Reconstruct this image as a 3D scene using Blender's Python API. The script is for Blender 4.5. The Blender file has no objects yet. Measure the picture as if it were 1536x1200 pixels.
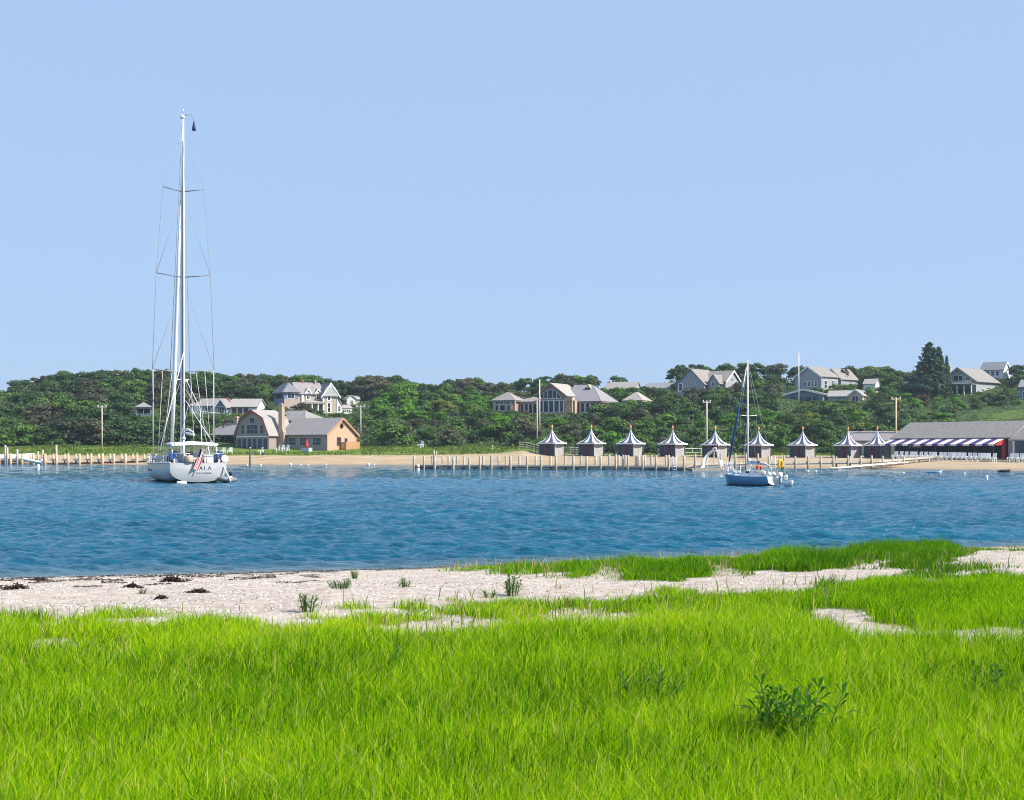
import bpy, bmesh, math, random
import numpy as np
from mathutils import Vector, Matrix
PI = math.pi; R = math.radians
random.seed(7); RNG = np.random.default_rng(11)
scene = bpy.context.scene; COL = scene.collection

# ------------------------------------------------------------------ camera, sky, sun, exposure
F = 2110.0; CX = 768.0; HY = 673.0; CH = 2.9          # focal length and horizon of the photograph (1536 px wide), eye height in metres
cam = bpy.data.objects.new('camera', bpy.data.cameras.new('camera')); COL.objects.link(cam)
cam.location = (0, 0, CH); cam.rotation_euler = (PI/2, 0, 0)
cam.data.sensor_width = 36; cam.data.lens = 36*F/1536; cam.data.shift_y = (HY-600)/1536
cam.data.clip_end = 20000; cam.data.clip_start = .1
scene.camera = cam
SUN_EL = R(40); SUN_AZ = math.atan2(.93, -.34)         # clockwise from +Y
world = bpy.data.worlds.new('World'); scene.world = world; world.use_nodes = True
wn = world.node_tree; wn.nodes.clear()
wo = wn.nodes.new('ShaderNodeOutputWorld'); wb = wn.nodes.new('ShaderNodeBackground'); ws = wn.nodes.new('ShaderNodeTexSky')
ws.sky_type = 'NISHITA'; ws.sun_disc = False; ws.sun_elevation = SUN_EL; ws.sun_rotation = SUN_AZ
ws.altitude = 0; ws.air_density = 1.0; ws.dust_density = .6; ws.ozone_density = 2.4
wb.inputs['Strength'].default_value = .085
wm = wn.nodes.new('ShaderNodeMix'); wm.data_type = 'RGBA'; wm.inputs[0].default_value = .86      # thin even summer haze over the clear sky
wm.inputs[7].default_value = (.445/.129, .638/.129, .955/.129, 1)
wn.links.new(ws.outputs[0], wm.inputs[6]); wn.links.new(wm.outputs[2], wb.inputs[0]); wn.links.new(wb.outputs[0], wo.inputs[0])
sl = bpy.data.lights.new('sun', 'SUN'); sl.energy = 4.9; sl.angle = R(.53); sl.color = (1, .93, .82)
sun = bpy.data.objects.new('sun', sl); COL.objects.link(sun)
sdir = Vector((math.sin(SUN_AZ)*math.cos(SUN_EL), math.cos(SUN_AZ)*math.cos(SUN_EL), math.sin(SUN_EL)))
sun.rotation_euler = sdir.to_track_quat('Z', 'Y').to_euler(); sun.location = (60, -20, 80)
scene.view_settings.view_transform = 'Standard'; scene.view_settings.look = 'None'
scene.view_settings.exposure = 0.6; scene.view_settings.gamma = 1
scene.render.engine = 'CYCLES'
scene.cycles.max_bounces = 8; scene.cycles.transparent_max_bounces = 8
scene.cycles.sample_clamp_indirect = 6
scene.cycles.pixel_filter_type = 'BLACKMAN_HARRIS'; scene.cycles.filter_width = 1.0

# ------------------------------------------------------------------ helpers
def P(px, py, Y):
    return Vector(((px-CX)/F*Y, Y, CH-(py-HY)/F*Y))
def hash2(ix, iy, s):
    h = (ix.astype(np.int64)*374761393 + iy.astype(np.int64)*668265263 + s*1442695041) & 0x7fffffff
    h = ((h ^ (h >> 13))*1274126177) & 0x7fffffff
    return ((h ^ (h >> 16)) & 0xffff)/65535.0
def vnoise(x, y, s=0):
    x = np.asarray(x, float); y = np.asarray(y, float)
    ix = np.floor(x); iy = np.floor(y); fx = x-ix; fy = y-iy
    fx = fx*fx*(3-2*fx); fy = fy*fy*(3-2*fy)
    a = hash2(ix, iy, s); b = hash2(ix+1, iy, s); c = hash2(ix, iy+1, s); d = hash2(ix+1, iy+1, s)
    return (a*(1-fx)+b*fx)*(1-fy)+(c*(1-fx)+d*fx)*fy
def fbm(x, y, s=0, o=4):
    t = 0; a = .5; k = 1
    for i in range(o):
        t = t+a*vnoise(np.asarray(x)*k, np.asarray(y)*k, s+i*17); a *= .5; k *= 2.03
    return t

def nd(nt, typ, **kw):
    n = nt.nodes.new(typ)
    for k, v in kw.items(): setattr(n, k, v)
    return n
def mat(name, col, rough=.6, spec=.3, metal=0, var=.12, scale=6, bump=0, bscale=30, stretch=(1, 1, 1), col2=None):
    """principled material with noise variation of the thing's own colour and optional fine bump"""
    m = bpy.data.materials.new(name); m.use_nodes = True; nt = m.node_tree
    b = nt.nodes['Principled BSDF']
    b.inputs['Roughness'].default_value = rough; b.inputs['Specular IOR Level'].default_value = spec; b.inputs['Metallic'].default_value = metal
    tc = nd(nt, 'ShaderNodeTexCoord'); mp = nd(nt, 'ShaderNodeMapping'); mp.inputs['Scale'].default_value = stretch
    nt.links.new(tc.outputs['Object'], mp.inputs[0])
    nz = nd(nt, 'ShaderNodeTexNoise'); nz.inputs['Scale'].default_value = scale; nz.inputs['Detail'].default_value = 5
    nt.links.new(mp.outputs[0], nz.inputs['Vector'])
    rp = nd(nt, 'ShaderNodeValToRGB'); rp.color_ramp.elements[0].position = .3; rp.color_ramp.elements[1].position = .7
    c2 = col2 or tuple(min(1, c*(1+var)) for c in col); c1 = tuple(c*(1-var) for c in col) if not col2 else col
    rp.color_ramp.elements[0].color = (*c1, 1); rp.color_ramp.elements[1].color = (*c2, 1)
    nt.links.new(nz.outputs[0], rp.inputs[0]); nt.links.new(rp.outputs[0], b.inputs['Base Color'])
    if bump:
        n2 = nd(nt, 'ShaderNodeTexNoise'); n2.inputs['Scale'].default_value = bscale; n2.inputs['Detail'].default_value = 4
        nt.links.new(mp.outputs[0], n2.inputs['Vector'])
        bp = nd(nt, 'ShaderNodeBump'); bp.inputs['Strength'].default_value = bump; bp.inputs['Distance'].default_value = .05
        nt.links.new(n2.outputs[0], bp.inputs['Height']); nt.links.new(bp.outputs[0], b.inputs['Normal'])
    return m
def foliage(name, c1, c2, trans=.25, oscale=.9, rnd=.35):
    m = bpy.data.materials.new(name); m.use_nodes = True; nt = m.node_tree
    b = nt.nodes['Principled BSDF']; out = nt.nodes['Material Output']
    b.inputs['Roughness'].default_value = .55; b.inputs['Specular IOR Level'].default_value = .25
    tc = nd(nt, 'ShaderNodeTexCoord'); nz = nd(nt, 'ShaderNodeTexNoise'); nz.inputs['Scale'].default_value = oscale; nz.inputs['Detail'].default_value = 6
    oi = nd(nt, 'ShaderNodeObjectInfo')
    nt.links.new(tc.outputs['Object'], nz.inputs['Vector'])
    ma = nd(nt, 'ShaderNodeMath', operation='MULTIPLY_ADD'); ma.inputs[1].default_value = rnd; 
    nt.links.new(oi.outputs['Random'], ma.inputs[0]); nt.links.new(nz.outputs[0], ma.inputs[2])
    rp = nd(nt, 'ShaderNodeValToRGB'); rp.color_ramp.elements[0].position = .45; rp.color_ramp.elements[1].position = .85
    rp.color_ramp.elements[0].color = (*c1, 1); rp.color_ramp.elements[1].color = (*c2, 1)
    nt.links.new(ma.outputs[0], rp.inputs[0]); nt.links.new(rp.outputs[0], b.inputs['Base Color'])
    tr = nd(nt, 'ShaderNodeBsdfTranslucent'); nt.links.new(rp.outputs[0], tr.inputs[0])
    mx = nd(nt, 'ShaderNodeMixShader'); mx.inputs[0].default_value = trans
    nt.links.new(b.outputs[0], mx.inputs[1]); nt.links.new(tr.outputs[0], mx.inputs[2]); nt.links.new(mx.outputs[0], out.inputs[0])
    return m

def lib_striped(name, cols, n, rough=.7):
    """cloth striped round the object's own z axis (awnings, tent roofs)"""
    m = mat(name, cols[0], rough)
    return m

class MB:
    def __init__(s): s.v = []; s.f = []; s.mi = []; s.sm = []
    def add(s, vs, fs, mi=0, M=None, smooth=False):
        o = len(s.v)
        for p in vs:
            p = Vector(p); s.v.append(tuple(M @ p) if M else tuple(p))
        for f in fs: s.f.append([i+o for i in f]); s.mi.append(mi); s.sm.append(smooth)
        return s
    def box(s, x0, x1, y0, y1, z0, z1, mi=0, M=None):
        v = [(x0,y0,z0),(x1,y0,z0),(x1,y1,z0),(x0,y1,z0),(x0,y0,z1),(x1,y0,z1),(x1,y1,z1),(x0,y1,z1)]
        return s.add(v, [(0,3,2,1),(4,5,6,7),(0,1,5,4),(1,2,6,5),(2,3,7,6),(3,0,4,7)], mi, M)
    def cbox(s, c, sz, mi=0, rz=0, ry=0, rx=0):
        M = Matrix.Translation(c) @ Matrix.Rotation(rz, 4, 'Z') @ Matrix.Rotation(ry, 4, 'Y') @ Matrix.Rotation(rx, 4, 'X')
        a, b, c2 = sz[0]/2, sz[1]/2, sz[2]/2
        return s.box(-a, a, -b, b, -c2, c2, mi, M)
    def prism(s, poly, y0, y1, mi=0, axis='y', M=None):
        """poly in (x,z), extruded along y (axis 'y') or (y,z) along x (axis 'x')"""
        n = len(poly)
        if axis == 'y': v = [(a, y0, b) for a, b in poly]+[(a, y1, b) for a, b in poly]
        elif axis == 'x': v = [(y0, a, b) for a, b in poly]+[(y1, a, b) for a, b in poly]
        else: v = [(a, b, y0) for a, b in poly]+[(a, b, y1) for a, b in poly]
        fs = [tuple(range(n))[::-1], tuple(range(n, 2*n))]+[(i, (i+1) % n, n+(i+1) % n, n+i) for i in range(n)]
        return s.add(v, fs, mi, M)
    def tube(s, pts, rad, n=8, mi=0, cap=True, smooth=True):
        pts = [Vector(p) for p in pts]
        if not hasattr(rad, '__len__'): rad = [rad]*len(pts)
        vs = []; up = Vector((0, 0, 1)); prev = None
        for i, p in enumerate(pts):
            d = (pts[min(i+1, len(pts)-1)]-pts[max(i-1, 0)]).normalized()
            a = prev if prev is not None else (Vector((1, 0, 0)) if abs(d.z) > .9 else up)
            a = (a-d*a.dot(d)).normalized(); prev = a; b = d.cross(a)
            for k in range(n):
                t = 2*PI*k/n; vs.append(p+a*math.cos(t)*rad[i]+b*math.sin(t)*rad[i])
        fs = []
        for i in range(len(pts)-1):
            for k in range(n):
                fs.append((i*n+k, i*n+(k+1) % n, (i+1)*n+(k+1) % n, (i+1)*n+k))
        s.add(vs, fs, mi, None, smooth)
        if cap:
            o = len(s.v)-len(vs)
            s.f.append([o+k for k in range(n)][::-1]); s.mi.append(mi); s.sm.append(False)
            s.f.append([o+(len(pts)-1)*n+k for k in range(n)]); s.mi.append(mi); s.sm.append(False)
        return s
    def lathe(s, prof, n=16, mi=0, c=(0, 0, 0), smooth=True, sx=1, sy=1):
        vs = []; fs = []
        for r, z in prof:
            for k in range(n):
                t = 2*PI*k/n; vs.append((c[0]+r*math.cos(t)*sx, c[1]+r*math.sin(t)*sy, c[2]+z))
        for i in range(len(prof)-1):
            for k in range(n): fs.append((i*n+k, i*n+(k+1) % n, (i+1)*n+(k+1) % n, (i+1)*n+k))
        fs.append(tuple(range(n))[::-1]); fs.append(tuple((len(prof)-1)*n+k for k in range(n)))
        return s.add(vs, fs, mi, None, smooth)
    def ball(s, c, r, mi=0, n=12, sx=1, sy=1, sz=1):
        prof = [(max(.001, r*math.sin(PI*i/8)), -r*math.cos(PI*i/8)*sz) for i in range(9)]
        return s.lathe(prof, n, mi, c, True, sx, sy)
    def build(s, name, mats, parent=None, rz=None):
        me = bpy.data.meshes.new(name); me.from_pydata([tuple(v) for v in s.v], [], s.f)
        if not isinstance(mats, (list, tuple)): mats = [mats]
        for m in mats: me.materials.append(m)
        me.polygons.foreach_set('material_index', s.mi); me.polygons.foreach_set('use_smooth', s.sm); me.update()
        return link(name, me, parent)
def link(name, me, parent=None):
    o = bpy.data.objects.new(name, me); COL.objects.link(o)
    if parent: o.parent = parent
    return o
def npmesh(name, verts, faces, mats, parent=None, smooth=False, attrs=None):
    """verts Nx3; faces list of (array Mxk)"""
    me = bpy.data.meshes.new(name); verts = np.asarray(verts, np.float32)
    me.vertices.add(len(verts)); me.vertices.foreach_set('co', verts.ravel())
    fl = [np.asarray(f, np.int32) for f in faces]
    tot = np.concatenate([f.ravel() for f in fl]); sizes = np.concatenate([np.full(len(f), f.shape[1], np.int32) for f in fl])
    me.loops.add(len(tot)); me.loops.foreach_set('vertex_index', tot)
    st = np.concatenate([[0], np.cumsum(sizes)[:-1]]).astype(np.int32)
    me.polygons.add(len(sizes)); me.polygons.foreach_set('loop_start', st)
    me.polygons.foreach_set('use_smooth', np.full(len(sizes), smooth))
    if not isinstance(mats, (list, tuple)): mats = [mats]
    for m in mats: me.materials.append(m)
    me.update(calc_edges=True); me.validate()
    for k, a in (attrs or {}).items():
        at = me.attributes.new(k, 'FLOAT', 'POINT'); at.data.foreach_set('value', np.asarray(a, np.float32))
    return link(name, me, parent)
def empty(name, loc, rz=0, label=None, cat=None, group=None):
    o = bpy.data.objects.new(name, None); COL.objects.link(o); o.location = loc; o.rotation_euler = (0, 0, rz); o.empty_display_size = .2
    tag(o, label, cat, group); return o
def tag(o, label=None, cat=None, group=None, kind=None):
    if label: o['label'] = label
    if cat: o['category'] = cat
    if group: o['group'] = group
    if kind: o['kind'] = kind
    return o
def dup(root, loc=None, rz=None, sc=None, label=None, group=None, parent=None):
    r = root.copy(); COL.objects.link(r)
    if parent: r.parent = parent
    if loc is not None: r.location = loc
    if rz is not None: r.rotation_euler = (0, 0, rz)
    if sc is not None: r.scale = sc
    if label: r['label'] = label
    if group: r['group'] = group
    for ch in list(root.children): dup(ch, parent=r)
    return r

# ------------------------------------------------------------------ terrain functions
SKP = np.array([[-300,585],[-60,592],[0,590],[22,586],[30,573],[60,563],[100,558],[150,557],[200,554],[260,557],[330,558],[400,561],[440,563],[480,569],[520,570],[560,563],[585,561],[620,569],[655,575],[668,565],[700,564],[740,572],[760,575],[790,569],[830,561],[860,559],[900,563],[940,561],[985,557],[1010,549],[1045,546],[1085,551],[1110,542],[1150,544],[1200,549],[1260,554],[1300,549],[1330,547],[1370,556],[1420,556],[1440,557],[1470,550],[1510,546],[1536,541],[1600,541],[1850,550]], float)
def skyline(px): return np.interp(px, SKP[:, 0], SKP[:, 1])
TC = np.array([  # px, waterline d, crest d, crest py, foot d, foot py
 [-300,264,276,682,288,671],[0,262,274,681,286,671],[240,255,270,682,286,672],[620,252,268,682,284,672],[740,250,266,679.5,280,671],
 [785,250,266,674,276,672],[822,250,262,684,272,680],[1000,240,258,685,270,681],[1100,230,257,685.3,268,681],[1200,208,256,685,268,681],
 [1300,204,252,685.5,268,681],[1400,198,240,687,258,682],[1536,186,232,687,256,682],[1850,170,228,688,252,682]], float)
def zfar(x, y):
    x = np.asarray(x, float); y = np.asarray(y, float); px = CX+F*x/np.maximum(y, 1)
    g = [np.interp(px, TC[:, 0], TC[:, i]) for i in range(6)]
    dw, dc, zc, df, zf = g[1], g[2], CH-(g[3]-HY)/F*g[2], g[4], CH-(g[5]-HY)/F*g[4]
    dr = 400.; zr = CH-(skyline(px)+26-HY)/F*dr
    z = np.where(y < dw, (y-dw)*.06, 0)
    t1 = np.clip((y-dw)/(dc-dw), 0, 1); t2 = np.clip((y-dc)/(df-dc), 0, 1); t3 = np.clip((y-df)/(dr-df), 0, 1)
    z = z+t1*zc+t2*(zf-zc)+t3*(zr-zf)
    z = np.where(y > 430, z*np.clip(1-(y-430)/1500, .35, 1), z)
    return z
def zf1(x, y): return float(zfar(x, y))
def hit(px, py, d0=180, d1=430):
    """ground point of the far shore seen at a pixel of the photograph"""
    d = np.arange(d0, d1, .5); zz = CH-(py-HY)/F*d; g = zfar((px-CX)/F*d, d)
    k = np.where(g >= zz)[0]; dd = d[k[0]] if len(k) else d1
    x = (px-CX)/F*dd
    return Vector((x, dd, zf1(x, dd)))
NS = np.array([[-800,31],[0,31.4],[400,33],[620,34],[900,36.2],[1200,39],[1536,42],[2300,46]], float)
def zn(x, y):
    x = np.asarray(x, float); y = np.asarray(y, float); px = CX+F*x/np.maximum(y, 3)
    m = y*31.4/np.interp(px, NS[:, 0], NS[:, 1])
    z = np.interp(m, [0, 3, 6, 10, 14, 18, 22, 27, 31.4, 60], [1.45, 1.4, 1.3, 1.17, 1.02, .86, .62, .3, 0, -2.2])
    z = z+(fbm(x*.35, y*.35, 3)-.47)*.22*np.clip((27-m)/6, 0, 1)+(fbm(x*1.7, y*1.7, 5, 3)-.44)*.05*np.clip((33-m)/4, 0, 1)
    return z
def zn1(x, y): return float(zn(x, y))
def proj(x, y, z): return CX+F*x/y, HY+(CH-z)/y*F
def nhit(px, py):
    d = np.arange(4, 60, .05); zz = CH-(py-HY)/F*d; g = zn((px-CX)/F*d, d)
    k = np.where(g >= zz)[0]; dd = d[k[0]] if len(k) else 40
    x = (px-CX)/F*dd; return Vector((x, dd, zn1(x, dd)))

# ------------------------------------------------------------------ setting: near beach, far shore, water
def grid(xs, ys_rows):
    n, m = xs.shape
    idx = np.arange(n*m).reshape(n, m)
    return np.stack([idx[:-1, :-1], idx[:-1, 1:], idx[1:, 1:], idx[1:, :-1]], -1).reshape(-1, 4)

def grass_density(px, py, x, y):
    """how thickly grass covers the near ground, 0..1"""
    edge = np.interp(px, [-400,0,100,220,300,450,560,700,800,900,1000,1100,1200,1300,1380,1440,1536,1900],
                         [934,930,923,920,925,929,919,910,902,898,890,889,880,868,850,858,862,866])
    w = (fbm(x*1.3, y*1.3, 21)-.47)*70+(fbm(x*5, y*5, 22, 2)-.37)*16
    d = np.clip((py-edge+w)/17, 0, 1)
    # thin sandy gaps inside the grass
    for (cx, cy, rx, ry, a) in [(1258,930,56,13,1),(1310,950,60,11,1),(1490,957,95,13,1),(1405,955,60,9,.8),(700,940,100,12,.8),(880,930,80,12,.65),(620,948,80,12,.6),(160,985,40,10,.5),(80,972,45,12,.7),(420,960,60,8,.4),(1030,925,60,7,.45)]:
        q = ((px-cx)/rx)**2+((py-cy)/ry)**2
        d = d*(1-min(1, a*1.15)*np.clip(1.7-q+(fbm(x*3, y*3, 23, 2)-.37)*2.5, 0, 1))
    # second band along the water
    lo = np.interp(px, [600,640,720,900,1000,1100,1200,1300,1390,1430,1470,1536,1700], [845,853,861,866,868,862,858,850,849,844,825,827,830])
    hi = np.interp(px, [600,640,720,900,1000,1100,1200,1300,1400,1425,1445,1536,1700], [862,856,851,846,842,838,834,827,820,812,812,818,820])
    w2 = (fbm(x*.9, y*.9, 33)-.47)*52+(fbm(x*4, y*4, 34, 2)-.37)*12-1
    gapn = np.clip((fbm(px*.013, y*.12, 36, 3)-.24)*8, .25, 1); b = gapn*np.clip((lo-py+w2)/5, 0, 1)*np.clip((py-hi)/4+.3, 0, 1)*np.interp(px, [600,680,760,900,1430,1445,1600], [0,.25,.7,1,1,.55,.6])
    return np.maximum(d, b)

def ground_material():
    m = bpy.data.materials.new('pale_shell_sand'); m.use_nodes = True; nt = m.node_tree; b = nt.nodes['Principled BSDF']
    b.inputs['Roughness'].default_value = .9; b.inputs['Specular IOR Level'].default_value = .15
    tc = nd(nt, 'ShaderNodeTexCoord'); 
    n1 = nd(nt, 'ShaderNodeTexNoise'); n1.inputs['Scale'].default_value = 3.5; n1.inputs['Detail'].default_value = 8; n1.inputs['Roughness'].default_value = .7
    n2 = nd(nt, 'ShaderNodeTexVoronoi'); n2.inputs['Scale'].default_value = 28
    for n in (n1, n2): nt.links.new(tc.outputs['Object'], n.inputs['Vector'])
    r1 = nd(nt, 'ShaderNodeValToRGB'); e = r1.color_ramp.elements
    e[0].position = .3; e[0].color = (.40, .31, .25, 1); e[1].position = .62; e[1].color = (.66, .575, .50, 1)
    nt.links.new(n1.outputs[0], r1.inputs[0])
    r2 = nd(nt, 'ShaderNodeValToRGB'); e = r2.color_ramp.elements
    e[0].position = 0; e[0].color = (.40, .36, .33, 1); e[1].position = .38; e[1].color = (1, 1, 1, 1)
    nt.links.new(n2.outputs['Color'], r2.inputs[0])
    mx = nd(nt, 'ShaderNodeMix', data_type='RGBA', blend_type='MULTIPLY'); mx.inputs[0].default_value = .55
    nt.links.new(r1.outputs[0], mx.inputs[6]); nt.links.new(r2.outputs[0], mx.inputs[7])
    at = nd(nt, 'ShaderNodeAttribute', attribute_name='turf')
    m2 = nd(nt, 'ShaderNodeMix', data_type='RGBA'); m2.inputs[7].default_value = (.17, .19, .035, 1)
    nt.links.new(at.outputs['Fac'], m2.inputs[0]); nt.links.new(mx.outputs[2], m2.inputs[6])
    aw = nd(nt, 'ShaderNodeAttribute', attribute_name='wet')
    m3 = nd(nt, 'ShaderNodeMix', data_type='RGBA'); m3.inputs[7].default_value = (.20, .15, .11, 1)
    nt.links.new(aw.outputs['Fac'], m3.inputs[0]); nt.links.new(m2.outputs[2], m3.inputs[6])
    nt.links.new(m3.outputs[2], b.inputs['Base Color'])
    bp = nd(nt, 'ShaderNodeBump'); bp.inputs['Strength'].default_value = 1; bp.inputs['Distance'].default_value = .05
    n3 = nd(nt, 'ShaderNodeTexNoise'); n3.inputs['Scale'].default_value = 9; n3.inputs['Detail'].default_value = 8; n3.inputs['Roughness'].default_value = .75
    nt.links.new(tc.outputs['Object'], n3.inputs['Vector']); nt.links.new(n3.outputs[0], bp.inputs['Height']); nt.links.new(bp.outputs[0], b.inputs['Normal'])
    return m
# near ground: polar-like sheet (columns in direction, rows in distance)
cp = np.linspace(-900, 2450, 420); rd = np.concatenate([np.linspace(-6, 2.9, 8), np.linspace(3, 50, 380)])
yy, uu = np.meshgrid(rd, np.linspace(-1, 1, 560), indexing='ij'); xx = uu*(.72*np.maximum(yy, 4)+9)
zz = zn(xx, np.maximum(yy, 3)); pxg, pyg = proj(xx, np.maximum(yy, 3), zz)
turf = grass_density(pxg, pyg, xx, yy)
mm = np.maximum(yy, 3)*31.4/np.interp(pxg, NS[:, 0], NS[:, 1])
wet = np.clip((mm-29.8+(fbm(xx*1.5, yy*1.5, 9)-.47)*3)/1.2, 0, .8)
o = npmesh('beach', np.stack([xx, yy, zz], -1).reshape(-1, 3), [grid(xx, yy)], ground_material(), smooth=True, attrs={'turf': turf.ravel(), 'wet': wet.ravel()})
tag(o, kind='structure')

def far_material():
    m = bpy.data.materials.new('far_shore'); m.use_nodes = True; nt = m.node_tree; b = nt.nodes['Principled BSDF']
    b.inputs['Roughness'].default_value = .9; b.inputs['Specular IOR Level'].default_value = .1
    tc = nd(nt, 'ShaderNodeTexCoord')
    def ramp(scale, c1, c2, st=(1, 1, 1)):
        mp = nd(nt, 'ShaderNodeMapping'); mp.inputs['Scale'].default_value = st; nt.links.new(tc.outputs['Object'], mp.inputs[0])
        n = nd(nt, 'ShaderNodeTexNoise'); n.inputs['Scale'].default_value = scale; n.inputs['Detail'].default_value = 7; nt.links.new(mp.outputs[0], n.inputs['Vector'])
        r = nd(nt, 'ShaderNodeValToRGB'); r.color_ramp.elements[0].position = .35; r.color_ramp.elements[1].position = .65
        r.color_ramp.elements[0].color = (*c1, 1); r.color_ramp.elements[1].color = (*c2, 1); nt.links.new(n.outputs[0], r.inputs[0]); return r
    sand = ramp(.5, (.36, .27, .17), (.47, .36, .24), (.4, 1, 1)); gr = ramp(.5, (.075, .13, .02), (.17, .22, .04)); un = ramp(.25, (.03, .06, .02), (.07, .11, .03))
    a1 = nd(nt, 'ShaderNodeAttribute', attribute_name='turf'); a2 = nd(nt, 'ShaderNodeAttribute', attribute_name='wild')
    m1 = nd(nt, 'ShaderNodeMix', data_type='RGBA'); m2 = nd(nt, 'ShaderNodeMix', data_type='RGBA')
    nt.links.new(a1.outputs['Fac'], m1.inputs[0]); nt.links.new(sand.outputs[0], m1.inputs[6]); nt.links.new(gr.outputs[0], m1.inputs[7])
    nt.links.new(a2.outputs['Fac'], m2.inputs[0]); nt.links.new(m1.outputs[2], m2.inputs[6]); nt.links.new(un.outputs[0], m2.inputs[7])
    aw = nd(nt, 'ShaderNodeAttribute', attribute_name='wet')
    m3 = nd(nt, 'ShaderNodeMix', data_type='RGBA'); m3.inputs[7].default_value = (.30, .22, .15, 1)
    nt.links.new(aw.outputs['Fac'], m3.inputs[0]); nt.links.new(m2.outputs[2], m3.inputs[6])
    nt.links.new(m3.outputs[2], b.inputs['Base Color']); return m
cp = np.linspace(-700, 2240, 500); rd = np.concatenate([np.arange(150, 300, 1.), np.arange(300, 440, 3.), np.array([450, 480, 520, 600, 700, 850, 1000, 1300, 1700, 2200.])])
yy, pp = np.meshgrid(rd, cp, indexing='ij'); xx = (pp-CX)/F*yy; zz = zfar(xx, yy)+(fbm(xx*.15, yy*.15, 4)-.47)*np.clip((yy-275)/40, .12, 1)*1.0
g = [np.interp(pp, TC[:, 0], TC[:, i]) for i in range(6)]
jit = (fbm(xx*.2, yy*.2, 8)-.47)*4
turf = np.clip((yy-g[2]-jit+np.where(pp > 800, -5, 1.5))/1.2, 0, 1); wild = np.clip((yy-g[4]-jit)/3, 0, 1)
lawn = (((pp-1515)/40)**2+((yy-318)/9)**2+jit*.3 < 1); wild = np.where(lawn, .5, wild)
wet = np.clip(1-(zz-.05)/.22, 0, 1)*.8
o = npmesh('hills', np.stack([xx, yy, zz], -1).reshape(-1, 3), [grid(xx, yy)], far_material(), smooth=True, attrs={'turf': turf.ravel(), 'wild': wild.ravel(), 'wet': wet.ravel()})
tag(o, kind='structure')

def water_material():
    m = bpy.data.materials.new('sea_water'); m.use_nodes = True; nt = m.node_tree; b = nt.nodes['Principled BSDF']
    b.inputs['Specular IOR Level'].default_value = .5; b.inputs['Roughness'].default_value = .06; b.inputs['IOR'].default_value = 1.33
    tc = nd(nt, 'ShaderNodeTexCoord'); mp = nd(nt, 'ShaderNodeMapping'); mp.inputs['Scale'].default_value = (.36, 1, 1); nt.links.new(tc.outputs['Object'], mp.inputs[0])
    n1 = nd(nt, 'ShaderNodeTexNoise'); n1.inputs['Scale'].default_value = 4.6; n1.inputs['Detail'].default_value = 6; n1.inputs['Roughness'].default_value = .6
    nt.links.new(mp.outputs[0], n1.inputs['Vector'])
    bp = nd(nt, 'ShaderNodeBump'); bp.inputs['Strength'].default_value = 1.0; bp.inputs['Distance'].default_value = .22
    nt.links.new(n1.outputs[0], bp.inputs['Height']); nt.links.new(bp.outputs[0], b.inputs['Normal'])
    # wind streaks and the shallow, sandier margin: the water's own colour
    n2 = nd(nt, 'ShaderNodeTexNoise'); n2.inputs['Scale'].default_value = .06; n2.inputs['Detail'].default_value = 3
    m2 = nd(nt, 'ShaderNodeMapping'); m2.inputs['Scale'].default_value = (.35, 1, 1); nt.links.new(tc.outputs['Object'], m2.inputs[0]); nt.links.new(m2.outputs[0], n2.inputs['Vector'])
    rp = nd(nt, 'ShaderNodeValToRGB'); rp.color_ramp.elements[0].position = .35; rp.color_ramp.elements[1].position = .65
    rp.color_ramp.elements[0].color = (.001, .080, .148, 1); rp.color_ramp.elements[1].color = (.002, .116, .202, 1); nt.links.new(n2.outputs[0], rp.inputs[0])
    at = nd(nt, 'ShaderNodeAttribute', attribute_name='shallow')
    mx = nd(nt, 'ShaderNodeMix', data_type='RGBA'); mx.inputs[7].default_value = (.13, .17, .17, 1)
    nt.links.new(at.outputs['Fac'], mx.inputs[0]); nt.links.new(rp.outputs[0], mx.inputs[6]); nt.links.new(mx.outputs[2], b.inputs['Base Color'])
    return m
cp = np.linspace(-1000, 2550, 980); k = np.linspace(0, 1, 900)
rd = 1/(1/24.*(1-k)+1/140.*k); rd = np.concatenate([rd, np.linspace(142, 320, 90)])
yy, pp = np.meshgrid(rd, cp, indexing='ij'); xx = (pp-CX)/F*yy
zz = np.zeros_like(xx); wr = np.random.default_rng(5)
gust = .55+.9*fbm(xx*.05, yy*.11, 55, 3)
for i in range(60):
    lam = .34*(1.04**i)                                   # wavelengths 0.45 .. 6.5 m
    th = wr.normal(R(-98), R(24)); kx, ky = math.cos(th)*2*PI/lam, math.sin(th)*2*PI/lam
    amp = .0112*lam**.45*wr.uniform(.6, 1.3)*(1 if lam < 1.5 else .55)
    fade = np.clip((lam*420/yy**1.35-.25)*2, 0, 1)          # wavelets smaller than the sheet can carry die out with distance
    zz += amp*fade*np.sin(kx*xx+ky*yy+wr.uniform(0, 6.28))
zz *= gust
pxg = CX+F*xx/yy; sh = np.interp(pxg, NS[:, 0], NS[:, 1]); fd = np.interp(pxg, TC[:, 0], TC[:, 1])
zz *= np.clip((yy-sh)/4+.3, .25, 1)
shal = np.maximum(np.clip(1-(yy-sh)/3.5, 0, 1)**1.5*.75, np.clip(1-(fd-yy)/8, 0, 1)*.12)
o = npmesh('water', np.stack([xx, yy, zz], -1).reshape(-1, 3), [grid(xx, yy)], water_material(), smooth=True, attrs={'shallow': shal.ravel()})
tag(o, kind='structure')

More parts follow.
